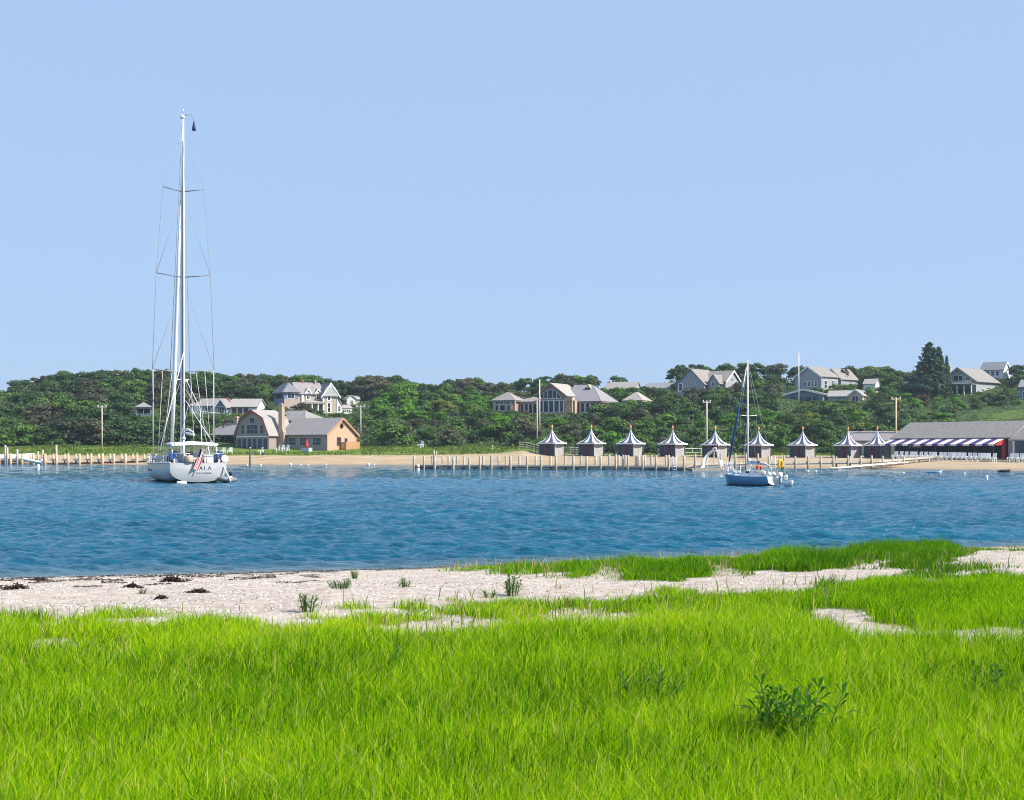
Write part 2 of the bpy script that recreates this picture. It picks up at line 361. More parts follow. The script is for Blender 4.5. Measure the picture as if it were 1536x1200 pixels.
#@@NEXT
# ------------------------------------------------------------------ materials of the built things
M = {}
def mk(k, *a, **kw): M[k] = mat(k, *a, **kw)
ST = (1, 1, 6)
mk('shingle_wall', (.33, .27, .25), .85, .15, var=.22, scale=3, stretch=(1, 1, 5), bump=.4, bscale=14)
mk('cedar_and_sunlit_wall', (.50, .35, .25), .8, .2, var=.2, scale=3, stretch=(1, 1, 5), bump=.4, bscale=14)
mk('grey_wall', (.33, .35, .37), .85, .15, var=.18, scale=3, stretch=(1, 1, 5), bump=.3, bscale=14)
mk('beige_wall', (.42, .36, .30), .85, .15, var=.18, scale=3, stretch=(1, 1, 5), bump=.3, bscale=14)
mk('white_wall', (.66, .67, .68), .7, .2, var=.08, scale=3, stretch=(1, 1, 5))
mk('blue_and_shaded_wall', (.16, .22, .30), .8, .2, var=.12, scale=3, stretch=(1, 1, 5))
mk('roof_grey', (.29, .265, .265), .9, .1, var=.2, scale=2.5, stretch=(1, 1, 3), bump=.4, bscale=10)
mk('roof_pale', (.36, .335, .315), .9, .1, var=.15, scale=2.5, stretch=(1, 1, 3), bump=.3, bscale=10)
mk('roof_slate', (.20, .21, .23), .85, .15, var=.2, scale=2.5, stretch=(1, 1, 3), bump=.3, bscale=10)
mk('roof_brown', (.27, .25, .235), .9, .1, var=.24, scale=2.2, stretch=(1, 1, 3), bump=.5, bscale=10)
mk('trim_white', (.74, .74, .72), .5, .3, var=.05)
mk('trim_red', (.28, .09, .06), .6, .3, var=.1)
mk('trim_cedar', (.46, .25, .13), .7, .2, var=.15)
mk('brick_tan', (.42, .31, .25), .85, .15, var=.2, scale=8, bump=.4, bscale=20)
mk('brick_red', (.36, .14, .10), .85, .15, var=.2, scale=8, bump=.4)
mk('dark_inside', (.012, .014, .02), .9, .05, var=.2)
mk('weathered_wood', (.44, .40, .34), .85, .15, var=.2, scale=5, stretch=(1, 1, .3), bump=.3, bscale=20)
mk('new_wood', (.55, .42, .28), .85, .15, var=.16, scale=5, bump=.3)
mk('grey_plank', (.36, .35, .345), .85, .15, var=.3, scale=7, stretch=(1, 1, .12), bump=.4, bscale=18)
mk('dark_and_shaded_plank', (.055, .065, .085), .8, .2, var=.3, scale=7, stretch=(1, 1, .12))
mk('maroon', (.10, .02, .04), .7, .2)
mk('navy', (.02, .035, .10), .6, .3)
mk('blue_cloth', (.025, .065, .22), .7, .2)
mk('red_cloth', (.50, .045, .04), .7, .2)
mk('white_cloth', (.76, .75, .74), .75, .15, var=.05)
mk('gold', (.62, .36, .12), .4, .5)
mk('hull_white', (.47, .47, .47), .25, .5, var=.03, scale=2)
mk('gel_white', (.78, .78, .76), .3, .5, var=.03)
mk('hull_blue', (.10, .26, .42), .25, .5, var=.05)
mk('antifoul', (.015, .02, .035), .6, .2)
mk('teak', (.36, .25, .16), .7, .2, var=.2, scale=4, stretch=(6, 1, 1))
mk('alloy', (.72, .72, .70), .35, .5, var=.04)
mk('alloy_dark', (.16, .18, .20), .45, .5, var=.08)
mk('wire', (.30, .31, .33), .6, .2)
mk('steel', (.55, .56, .57), .3, .5, metal=.6, var=.05)
mk('rope', (.55, .52, .46), .9, .1)
mk('rubber', (.22, .23, .25), .6, .3)
mk('black', (.012, .012, .014), .5, .3)
mk('yellow', (.75, .45, .02), .5, .3)
mk('orange', (.70, .22, .06), .5, .3)
mk('sky_cloth', (.42, .52, .62), .7, .2)
mk('cream_wood', (.66, .58, .44), .8, .2)
mk('skin', (.50, .30, .21), .6, .3, var=.05)
mk('hair', (.06, .04, .03), .7, .2)
mk('denim', (.06, .07, .10), .8, .1)
mk('plastic_white', (.78, .78, .77), .4, .4, var=.04)
g = bpy.data.materials.new('window_glass'); g.use_nodes = True; b = g.node_tree.nodes['Principled BSDF']
b.inputs['Base Color'].default_value = (.012, .03, .05, 1); b.inputs['Roughness'].default_value = .08; b.inputs['Specular IOR Level'].default_value = .35; M['glass'] = g
g = bpy.data.materials.new('clear_plastic'); g.use_nodes = True; b = g.node_tree.nodes['Principled BSDF']
b.inputs['Base Color'].default_value = (.9, .95, .95, 1); b.inputs['Roughness'].default_value = .08; b.inputs['Alpha'].default_value = .3; M['clear'] = g

# ------------------------------------------------------------------ house builders (local frame: x along the front, -y towards the viewer's side)
FACE = {'f': 0, 'r': PI/2, 'b': PI, 'l': -PI/2}
def window(root, x, y, z, w, h, face='f', nx=2, ny=2, trim='trim_white', name='window', arch=False, fw=.11):
    """frame with glazing bars standing proud of the wall, a pane behind it; x,y,z = middle of the sill"""
    Mx = Matrix.Translation((x, y, z)) @ Matrix.Rotation(FACE[face], 4, 'Z')
    m = MB(); a = w/2
    m.box(-a-fw, -a, -.07, .03, -fw, h+fw, 0, Mx); m.box(a, a+fw, -.07, .03, -fw, h+fw, 0, Mx)
    m.box(-a, a, -.07, .03, h, h+fw, 0, Mx); m.box(-a, a, -.07, .03, -fw, 0, 0, Mx)
    for i in range(1, nx): m.box(-a+w*i/nx-.035, -a+w*i/nx+.035, -.06, .02, 0, h, 0, Mx)
    for j in range(1, ny): m.box(-a, a, -.05, .015, h*j/ny-.03, h*j/ny+.03, 0, Mx)
    f = m.build(name, M[trim], root)
    MB().box(-a, a, -.025, .01, 0, h, 0, Mx).build('pane', M['glass'], f)
    return f
def slope_slab(m, p0, p1, p2, p3, th=.18, mi=0):
    """a roof plane as a slab: p0,p1 eave, p2,p3 ridge"""
    p = [Vector(q) for q in (p0, p1, p2, p3)]; n = (p[1]-p[0]).cross(p[3]-p[0]).normalized()
    if n.z < 0: n = -n
    t = n*th; v = [q for q in p]+[q+t for q in p]
    m.add(v, [(0,3,2,1),(4,5,6,7),(0,1,5,4),(1,2,6,5),(2,3,7,6),(3,0,4,7)], mi)
def tri_slab(m, a, b, c, th=.18, mi=0):
    p = [Vector(q) for q in (a, b, c)]; n = (p[1]-p[0]).cross(p[2]-p[0]).normalized()
    if n.z < 0: n = -n
    v = p+[q+n*th for q in p]; m.add(v, [(0,2,1),(3,4,5),(0,1,4,3),(1,2,5,4),(2,0,3,5)], mi)
def gable(root, x0, x1, y0, y1, h, rh, ridge='x', wm='grey_wall', rm='roof_grey', oh=.35, z0=0, base=-2.0, trim=None):
    """walls with gable ends and a two-slope roof"""
    w = MB(); cx, cy = (x0+x1)/2, (y0+y1)/2
    if ridge == 'x': poly = [(y0, base), (y1, base), (y1, h), (cy, h+rh), (y0, h)]; w.prism([(a, b+z0) for a, b in poly], x0, x1, 0, 'x')
    else: poly = [(x0, base), (x1, base), (x1, h), (cx, h+rh), (x0, h)]; w.prism([(a, b+z0) for a, b in poly], y0, y1, 0, 'y')
    wo_ = w.build('wall', M[wm], root)
    r = MB(); g_ = .02
    if ridge == 'x':
        k = rh/((y1-y0)/2); e = z0+h-oh*k+g_; t = z0+h+rh+g_
        slope_slab(r, (x0-oh, y0-oh, e), (x1+oh, y0-oh, e), (x1+oh, cy, t), (x0-oh, cy, t))
        slope_slab(r, (x1+oh, y1+oh, e), (x0-oh, y1+oh, e), (x0-oh, cy, t), (x1+oh, cy, t))
    else:
        k = rh/((x1-x0)/2); e = z0+h-oh*k+g_; t = z0+h+rh+g_
        slope_slab(r, (x0-oh, y1+oh, e), (x0-oh, y0-oh, e), (cx, y0-oh, t), (cx, y1+oh, t))
        slope_slab(r, (x1+oh, y0-oh, e), (x1+oh, y1+oh, e), (cx, y1+oh, t), (cx, y0-oh, t))
    ro = r.build('roof', M[rm], root)
    if trim:
        d = .26
        if ridge == 'x':
            for X in (x0-oh-.05, x1+oh+.0): MB().prism([(y0-oh, e-d), (cy, t-d), (y1+oh, e-d), (y1+oh, e+.22), (cy, t+.22), (y0-oh, e+.22)], X, X+.07, 0, 'x').build('rake_trim', M[trim], root)
        else: MB().prism([(x0-oh, e-d), (cx, t-d), (x1+oh, e-d), (x1+oh, e+.22), (cx, t+.22), (x0-oh, e+.22)], y0-oh-.06, y0-oh+.01, 0, 'y').build('rake_trim', M[trim], root)
    return wo_, ro
def hip(root, x0, x1, y0, y1, h, rh, wm='grey_wall', rm='roof_grey', oh=.4, z0=0, base=-2.0, ridge=None, ends=(1, 1)):
    """box walls and a hipped roof; ridge along the longer side; ends: which ends are hipped"""
    if wm: wo_ = MB().box(x0, x1, y0, y1, base+z0, h+z0).build('wall', M[wm], root)
    X0, X1, Y0, Y1 = x0-oh, x1+oh, y0-oh, y1+oh; e = z0+h+.02; t = z0+h+rh; cx, cy = (X0+X1)/2, (Y0+Y1)/2
    m = MB(); rid = ridge or ('x' if X1-X0 >= Y1-Y0 else 'y'); k = min(X1-X0, Y1-Y0)/2
    if rid == 'x':
        a = (X0+(k if ends[0] else 0), cy, t); b_ = (X1-(k if ends[1] else 0), cy, t)
        if a[0] > b_[0]-.02: a = (cx-.01, cy, t); b_ = (cx+.01, cy, t)
        slope_slab(m, (X0, Y0, e), (X1, Y0, e), b_, a); slope_slab(m, (X1, Y1, e), (X0, Y1, e), a, b_)
        if ends[0]: tri_slab(m, (X0, Y1, e), (X0, Y0, e), a)
        if ends[1]: tri_slab(m, (X1, Y0, e), (X1, Y1, e), b_)
    else:
        a = (cx, Y0+(k if ends[0] else 0), t); b_ = (cx, Y1-(k if ends[1] else 0), t)
        slope_slab(m, (X0, Y1, e), (X0, Y0, e), a, b_); slope_slab(m, (X1, Y0, e), (X1, Y1, e), b_, a)
        if ends[0]: tri_slab(m, (X0, Y0, e), (X1, Y0, e), a)
        if ends[1]: tri_slab(m, (X1, Y1, e), (X0, Y1, e), b_)
    m.box(X0+.05, X1-.05, Y0+.05, Y1-.05, e-.16, e-.01)
    return m.build('roof', M[rm], root)
def chimney(root, x, y, z0, z1, w=.9, d=.8, m='brick_tan', base=None):
    q = MB()
    if base: q.prism([(x-base/2, z0-4), (x+base/2, z0-4), (x+base/2, z0), (x+w/2, z0+.9), (x-w/2, z0+.9), (x-base/2, z0)], y-d/2, y+d/2); q.box(x-w/2, x+w/2, y-d/2, y+d/2, z0+.9, z1)
    else: q.box(x-w/2, x+w/2, y-d/2, y+d/2, z0, z1)
    q.box(x-w/2-.08, x+w/2+.08, y-d/2-.08, y+d/2+.08, z1-.3, z1-.12); q.box(x-w*.25, x+w*.25, y-d*.25, y+d*.25, z1, z1+.2)
    return q.build('chimney', M[m], root)
def posts(root, pts, z0, z1, r=.09, m='trim_white', name='porch_post'):
    for x, y in pts:
        q = MB().box(x-r, x+r, y-r, y+r, z0, z1); q.box(x-r*1.5, x+r*1.5, y-r*1.5, y+r*1.5, z1-.2, z1-.02); q.box(x-r*1.4, x+r*1.4, y-r*1.4, y+r*1.4, z0, z0+.15)
        q.build(name, M[m], root)
def locx(c, rz, pc):
    """local x of a point at local depth y that shows at photo column p"""
    sn, cs, tx, kk = math.sin(rz), math.cos(rz), c.x/c.y, c.y/F
    return lambda p, y=0: ((p-pc)*kk+y*(sn+cs*tx))/(cs-sn*tx)
HB = []     # things on the slope that the trees in front must leave in view: px0, px1, py of the lowest visible line, distance, footprint
def keep(px0, px1, pyb, d, rad, c): HB.append((px0, px1, pyb, d, rad, c))

# --- the shingled gambrel house on the beach
def gambrel_house():
    c = P(490, 672.5, 278); c.z = zf1(c.x, c.y)+.1
    r = empty('beach_house', c, R(-35), 'grey shingled beach house with gambrel gable, long wing and orange sunlit end wall', 'house')
    gable(r, -12.3, 0, 0, 8.8, 3.25, 3.1, 'x', 'shingle_wall', 'roof_grey', .45)
    # sunlit end wall: warm light put into the cladding colour, corner boards, deck box
    e = MB().prism([(0.02, -1), (8.78, -1), (8.78, 3.22), (4.4, 6.3), (.02, 3.22)], 0.003, .06, 0, 'x').build('end_wall', M['cedar_and_sunlit_wall'], r)
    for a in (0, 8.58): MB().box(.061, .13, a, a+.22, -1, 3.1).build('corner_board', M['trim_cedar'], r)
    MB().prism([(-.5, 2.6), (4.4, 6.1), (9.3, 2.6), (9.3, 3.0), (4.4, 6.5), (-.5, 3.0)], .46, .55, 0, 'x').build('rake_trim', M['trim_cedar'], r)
    window(r, .07, 3.5, .95, 1.0, 1.55, 'r', 2, 2, 'trim_red'); window(r, .07, 5.6, 1.0, .55, 1.3, 'r', 1, 2, 'trim_red')
    q = MB().lathe([(.55, 0), (.55, .08)], 20); v = q.build('vent', M['trim_red'], r); v.matrix_local = Matrix.Translation((.07, 4.3, 4.9)) @ Matrix.Rotation(PI/2, 4, 'Y')
    q = MB().lathe([(.4, .081), (.4, .1)], 20); v2 = q.build('louvre', M['dark_inside'], v)
    # balcony box of orange cedar
    q = MB()
    for k in range(7): q.box(1.55, 1.62, 3.9, 8.1, .25+k*.2, .41+k*.2)
    for k in range(7): q.box(.08, 1.55, 3.9, 3.97, .25+k*.2, .41+k*.2); q.box(.08, 1.55, 8.03, 8.1, .25+k*.2, .41+k*.2)
    q.box(.07, 1.6, 3.92, 8.08, .1, .2)
    for Y in (4.0, 6.0, 8.0): q.box(1.42, 1.54, Y-.06, Y+.06, -.8, 1.7)
    q.build('balcony', M['trim_cedar'], r)
    for X, w in ((-9.3, 1.9), (-6.1, 2.1), (-2.6, 2.1)): window(r, X, 0, 1.0, w, 1.45, 'f', 3, 2, 'grey_wall')
    q = MB().box(-12.0, -11.1, -.05, .02, 0, 2.2).build('door', M['navy'], r)
    # gambrel block
    x0, x1, y0, y1 = -21.6, -12.3, -3.6, 2.6; cx = (x0+x1)/2
    prof = [(x0+.02, -1), (x1-.02, -1), (x1-.02, 3.2), (x1-1.45, 6.3), (cx, 7.9), (x0+1.45, 6.3), (x0+.02, 3.2)]
    MB().prism(prof, y0, y1).build('wall', M['shingle_wall'], r)
    rf = MB(); Y0, Y1 = y0-.4, y1+.4
    pts = [(x0-.35, 2.75), (x0+1.4, 6.4), (cx, 8.05), (x1-1.4, 6.4), (x1+.35, 2.75)]
    for a, b_ in zip(pts[:-1], pts[1:]):
        slope_slab(rf, (a[0], Y1, a[1]), (a[0], Y0, a[1]), (b_[0], Y0, b_[1]), (b_[0], Y1, b_[1]), .16)
    rf.build('roof', M['roof_pale'], r)
    q = MB()
    for a, b_ in zip(pts[:-1], pts[1:]): q.prism([(a[0], a[1]-.22), (b_[0], b_[1]-.22), (b_[0], b_[1]+.2), (a[0], a[1]+.2)], Y0-.08, Y0-.01)
    q.build('rake_trim', M['trim_red'], r)
    MB().box(x0+.1, x1-.1, y0-.12, y0-.01, 2.62, 2.85).build('belt_trim', M['trim_white'], r)
    window(r, cx, y0, 5.55, 1.3, 1.0, 'f', 1, 1, 'grey_wall'); window(r, cx, y0, 3.35, 3.0, 1.75, 'f', 3, 2, 'grey_wall')
    window(r, x0+1.95, y0, 3.35, .75, 1.7, 'f', 1, 2, 'grey_wall'); window(r, x1-1.95, y0, 3.35, .75, 1.7, 'f', 1, 2, 'grey_wall')
    for k in range(6): window(r, x0+.95+k*1.48, y0, .1, 1.05, 2.25, 'f', 1, 1, 'grey_wall', 'glazed_door')
    # left wing: open porch under a hipped roof
    hip(r, -35.5, -21.65, .5, 7.5, 3.05, 2.5, None, 'roof_grey', .5, ridge='x', ends=(1, 0))
    MB().box(-33.5, -21.65, 3.4, 7.3, -1, 3.0).build('wall', M['shingle_wall'], r)
    MB().box(-35.5, -21.65, .5, 7.5, -1, .02).build('porch_floor', M['weathered_wood'], r)
    for X in (-31.6, -28.9, -26.2, -23.5): window(r, X, 3.4, .15, 1.7, 2.2, 'f', 2, 1, 'navy', 'glazed_door')
    posts(r, [(-35.2, .75), (-32.3, .75), (-29.4, .75), (-26.5, .75), (-23.6, .75)], 0, 3.05, .11, 'shingle_wall')
    chimney(r, -29.3, 4.0, 3.0, 7.0, 1.1, 1.0)
    chimney(r, -11.7, -.62, 3.6, 9.3, .95, .8, base=1.9)
    hip(r, -25, -13.3, 8, 15, 6.0, 2.2, 'shingle_wall', 'roof_grey', .5, ridge='x')
    return r
gambrel_house()

# --- long white house behind it
c = hit(330, 622); 
r = empty('white_cottage', c, R(-6), 'long low white cottage with two pale roofs and red chimney behind the gambrel house', 'house'); k = c.y/F
W0 = lambda p: (p-330)*k
gable(r, W0(283), W0(330), 0, 7, (622-609)*k, (11)*k, 'x', 'white_wall', 'roof_grey', .3)
gable(r, W0(328), W0(344), -2.5, 5, (622-610)*k, 11*k, 'y', 'blue_and_shaded_wall', 'roof_grey', .35, trim='trim_white')  # white gable in shade: the bluish shade is put into its wall colour
gable(r, W0(344), W0(387), 0, 7.5, (622-610.5)*k, 12*k, 'x', 'white_wall', 'roof_pale', .3)
for X in (W0(300), W0(311)): window(r, X, 0, .3, 1.1, 1.5)
window(r, W0(336), -2.5, .2, 1.6, 1.6, nx=3)
for X in (W0(352), W0(361), W0(370)): window(r, X, 0, .2, .9, 1.4, trim='trim_red')
chimney(r, W0(337), 2.4, 3, 24.5*k, .9, .7, 'brick_red')
keep(281, 388, 621, c.y, 12, c)

# --- many-gabled Victorian house
def victorian():
    c = hit(493, 623); k = c.y/F; rz = R(27); r = empty('victorian_house', c, rz, 'tall Victorian house with steep white trimmed gable and columned porch on the wooded slope', 'house')
    X = locx(c, rz, 493); Z = lambda p: (623-p)*k
    # tower gable facing the water
    gable(r, X(484), X(507), 0, 7, Z(592), Z(575)-Z(592), 'y', 'beige_wall', 'roof_slate', .55, trim='trim_white')
    x0, x1 = X(484), X(507)
    for a in (x0, x1-.32): MB().box(a, a+.34, -.1, -.003, -1.5, Z(592.5)).build('corner_board', M['trim_white'], r)
    q = MB(); xa, xb, xc = X(484), X(507), X(495.5); q.prism([(xa-.5, Z(594.5)), (xa+.5, Z(594.5)), (xc-1.1, Z(581)), (xc+1.1, Z(581)), (xb-.5, Z(594.5)), (xb+.5, Z(594.5)), (xc, Z(574.5))], -.5, -.42)
    q.build('bargeboard', M['trim_white'], r)
    for zz_, h_ in ((600, 1.9), (618, 2.2)): window(r, X(493.5), 0, Z(zz_), .62, h_, 'f', 1, 2, fw=.3)
    # main block
    gable(r, X(447, 2), X(484, 2), 2.0, 9, Z(590.5), Z(574)-Z(590.5), 'x', 'beige_wall', 'roof_grey', .4)
    for p in (462, 477):
        gable(r, X(p-4, 2), X(p+4, 2), 1.9, 5, Z(589), Z(583.5)-Z(589), 'y', 'beige_wall', 'roof_slate', .2, trim='trim_white', base=.5)
        window(r, X(p, 2), 1.9, Z(598.5), .75, 1.5, fw=.2)
    MB().box(X(452, 2), X(455, 2), 1.7, 1.99, -1, Z(591)).build('corner_board', M['trim_white'], r)
    # sun porch at the end, glazed; shade put into its blue wall colour
    hip(r, X(427, 1), X(447, 1), 1.0, 9, Z(590), Z(575)-Z(590), 'blue_and_shaded_wall', 'roof_slate', .5)
    window(r, X(427, 1), 5.0, Z(598), 5.6, 1.25, 'l', 4, 1, 'blue_and_shaded_wall'); window(r, X(437, 1), 1.0, Z(598.3), 1.6, 1.3, 'f', 2, 1)
    q = MB(); q.box(X(427.1, 1), X(447, 1), .9, .997, -1, Z(599.5)); q.build('sunlit_panel', M['beige_wall'], r)  # front covered in beige: its sunlit tone is put into the colour
    # columned porch
    hip(r, X(454, 0), X(483.6, 0), -1.8, 2, Z(605.5), .55, None, 'roof_pale', .15)
    posts(r, [(X(p), -1.6) for p in (456, 465, 474, 482)], -1.2, Z(605.6), .13)
    MB().box(X(454), X(484), -1.8, 1.95, -1.6, 0).build('porch_floor', M['white_wall'], r)
    for p in (460, 470, 479): window(r, X(p, 2), 2.0, .2, .8, 1.6)
    # low white wings
    gable(r, X(507.1), X(514), .8, 6, Z(607), 1.0, 'y', 'white_wall', 'roof_pale', .2); window(r, X(510), .8, Z(616.5), .7, 1.2)
    gable(r, X(514.1), X(531), 1.2, 6, Z(612), .8, 'x', 'white_wall', 'roof_pale', .2)
    for p in (519, 525): window(r, X(p), 1.2, Z(618), 1.0, .7)
    chimney(r, X(464.5), 5.5, Z(580), Z(569.5), .5, .5, 'brick_red'); chimney(r, X(483), 5.0, Z(580), Z(569.5), .4, .4, 'brick_tan')
    keep(415, 454, 605, c.y, 11, c+Vector((-6, 0, 0))); keep(454, 485, 614, c.y, 11, c+Vector((-3, 0, 0))); keep(485, 508, 621, c.y, 9, c); keep(506, 532, 619, c.y, 6, c+Vector((4, 0, 0)))
victorian()
c = hit(529, 607); k = c.y/F
r = empty('cottage', c, R(20), 'tiny pale cottage gable half buried in trees beside the Victorian house', 'house')
gable(r, -1.6, 1.0, 0, 4, 8*k, 1.0, 'y', 'white_wall', 'roof_pale', .25); gable(r, -.6, 2.2, 1.2, 4.4, 8*k, .9, 'x', 'beige_wall', 'roof_pale', .2); window(r, -.3, 0, .3, .6, .8)
keep(519, 538, 605, c.y, 4, c)

# --- big hip-roofed house with the arched window wall
def clubhouse():
    c = hit(845, 622); k = c.y/F; rz = R(-26); r = empty('hilltop_house', c, rz, 'large cedar house with arched window wall and grey hip roofs above the striped huts', 'house')
    X = locx(c, rz, 845); Z = lambda p: (622-p)*k
    x0, x1 = X(805), X(851)
    gable(r, X(808), X(851), -1.2, 8, Z(592.5), Z(575.3)-Z(592.5), 'y', 'cedar_brown', 'roof_pale', .6, trim='cedar_brown')
    # window wall: rectangles below, a half round light above
    xs = [X(p) for p in (811.5, 818, 826, 834, 842, 849)]
    for a, b_ in zip(xs[:-1], xs[1:]): window(r, (a+b_)/2, -1.2, Z(618), (b_-a)-.3, Z(601.5)-Z(618), 'f', 1, 1, fw=.13)
    m = MB(); gl = MB(); cx = X(828.5); cz = Z(598); rr = X(844)-cx; n = 14
    pts = [(cx+rr*math.cos(PI*i/n), cz+rr*.78*math.sin(PI*i/n)) for i in range(n+1)]
    gl.prism(pts, -1.24, -1.21)
    for a, b_ in zip(pts[:-1], pts[1:]): m.tube([(a[0], -1.25, a[1]), (b_[0], -1.25, b_[1])], .08, 5)
    m.box(cx-rr, cx+rr, -1.32, -1.22, cz-.1, cz+.06)
    for p in (819, 824.5, 832.5, 838): m.box(X(p)-.07, X(p)+.07, -1.31, -1.245, cz, cz+rr*.78*math.sqrt(max(0, 1-((X(p)-cx)/rr)**2)))
    f = m.build('arched_window', M['trim_white'], r); gl.build('pane', M['glass'], f)
    # entrance recess with square columns
    MB().box(X(851)+.02, X(861), .5, 8, -2, Z(601)).build('wall', M['cedar_and_sunlit_wall'], r)
    MB().box(X(851)+.03, X(861), -1.0, .49, Z(601), Z(596.5)).build('lintel', M['cream'], r)
    posts(r, [(X(p), -.8) for p in (852.5, 856, 860)], -1, Z(601), .16, 'cream')
    # right wing under a long hip roof
    hip(r, X(852, 2.6), X(899, 2.6), 2.6, 13.2, Z(603), Z(576.5)-Z(603), 'cedar_brown', 'roof_slate2', .6, ridge='x', ends=(0, 1))
    for i in range(5): window(r, X(867+i*7.3, 2.6), 2.6, Z(618), 5.4*k, Z(605)-Z(618), 'f', 1, 1, fw=.13)
    tr = MB().prism([(X(877, 6), Z(585)), (X(888.5, 6), Z(585)), (X(882.5, 6), Z(575.5))], 6.0, 9.2).build('dormer', M['cream'], r)
    for p in (879.5, 883.5): MB().box(X(p, 6)-.3, X(p, 6)+.3, 5.9, 5.99, Z(583.5), Z(580.5)).build('dormer_window', M['glass'], tr)
    # left link and octagon-like pavilion
    hip(r, X(772, 1.5), X(808)-.02, 1.5, 9, Z(602.5), Z(594)-Z(602.5), 'cedar_brown', 'roof_grey', .4, ends=(1, 0))
    for i in range(4): window(r, X(782+i*6.6, 1.5), 1.5, Z(619), 5.2*k, Z(605)-Z(619), 'f', 1, 1, fw=.13)
    hip(r, X(744), X(774), -2.0, 3.2, Z(600.5), Z(587)-Z(600.5), 'cedar_brown', 'roof_grey', .6)
    for p, w in ((749, 5), (757.5, 8), (767, 4)): window(r, X(p), -2.0, Z(615), w*k, Z(607)-Z(615), 'f', 1, 1, fw=.16)
    for p in (749, 757, 766): window(r, X(p), -2.0, Z(605), 4*k, Z(602.2)-Z(605), 'f', 1, 1, fw=.12)
    posts(r, [(X(772), -2.2), (X(776), -1.9), (X(745), -2.2)], -1, Z(600.8), .18, 'cream')
    hip(r, X(938, 10), X(962, 10), 10, 16, Z(601), Z(588)-Z(601), 'cedar_brown', 'roof_pale', .5)
    keep(740, 806, 615, c.y, 9, c+Vector((-11, 0, 0))); keep(806, 862, 621, c.y, 10, c); keep(862, 904, 617, c.y, 10, c+Vector((6, 4, 0))); keep(904, 930, 600, c.y, 8, c+Vector((10, 8, 0))); keep(934, 968, 598, c.y+4, 6, c+Vector((17, 8, 0)))
mk('cedar_brown', (.37, .235, .18), .85, .15, var=.18, scale=3, stretch=(1, 1, 5), bump=.3)
mk('cream', (.52, .41, .30), .7, .2, var=.06)
mk('roof_slate2', (.27, .26, .275), .9, .1, var=.18, scale=2.5, stretch=(1, 1, 3))
clubhouse()

# --- roofs half lost in the wood higher up
c = hit(930, 592); k = c.y/F; r = empty('ridge_house', c, R(-24), 'grey roof of a low house sunk in trees above the cedar house', 'house')
gable(r, -4.6, 4.2, 0, 6, 7*k, 12*k, 'x', 'grey_wall', 'roof_pale', .3); chimney(r, -4.0, 3, 2, 22*k, .5, .5, 'trim_white'); window(r, 0, 0, .1, 1.0, .8)
keep(905, 958, 580, c.y, 6, c)
c = hit(985, 592); k = c.y/F; r = empty('ridge_house', c, R(-26), 'pale blue roofline glimpsed in the trees beside the white gabled house', 'house')
gable(r, -3.5, 4.2, 0, 6, 9*k, 8*k, 'x', 'white_wall', 'roof_slate2', .3); window(r, -1, 0, .2, 1.0, .9)
keep(970, 1006, 579, c.y, 6, c)

# --- gabled house on the ridge behind the poles
def gables5():
    c = hit(1050, 598); k = c.y/F; rz = R(-36); r = empty('gabled_house', c, rz, 'pale blue grey house with two front gables and tan roof among ridge pines', 'house')
    X = locx(c, rz, 1050); Z = lambda p: (598-p)*k
    gable(r, X(1016, -3), X(1056, -3), -3, 6, Z(577), Z(554.5)-Z(577), 'y', 'grey_wall', 'roof_brown', .4)
    gable(r, X(1056, 1), X(1088, 1), 1, 9, Z(573), Z(557)-Z(573), 'x', 'grey_wall', 'roof_brown', .4, trim='trim_white')
    gable(r, X(1066), X(1082), -1.5, 4, Z(576), Z(564)-Z(576), 'y', 'grey_wall', 'roof_brown', .3)
    window(r, X(1021, -3), -3, Z(586), .9, 1.7, 'f', 1, 2, fw=.3); window(r, X(1040, -3), -3, Z(578), .7, .8); window(r, X(1074), -1.5, Z(580), .8, 1.0)
    keep(1014, 1040, 589, c.y, 9, c); keep(1040, 1072, 576, c.y, 9, c); keep(1070, 1100, 569, c.y, 8, c+Vector((7, 2, 0)))
gables5()
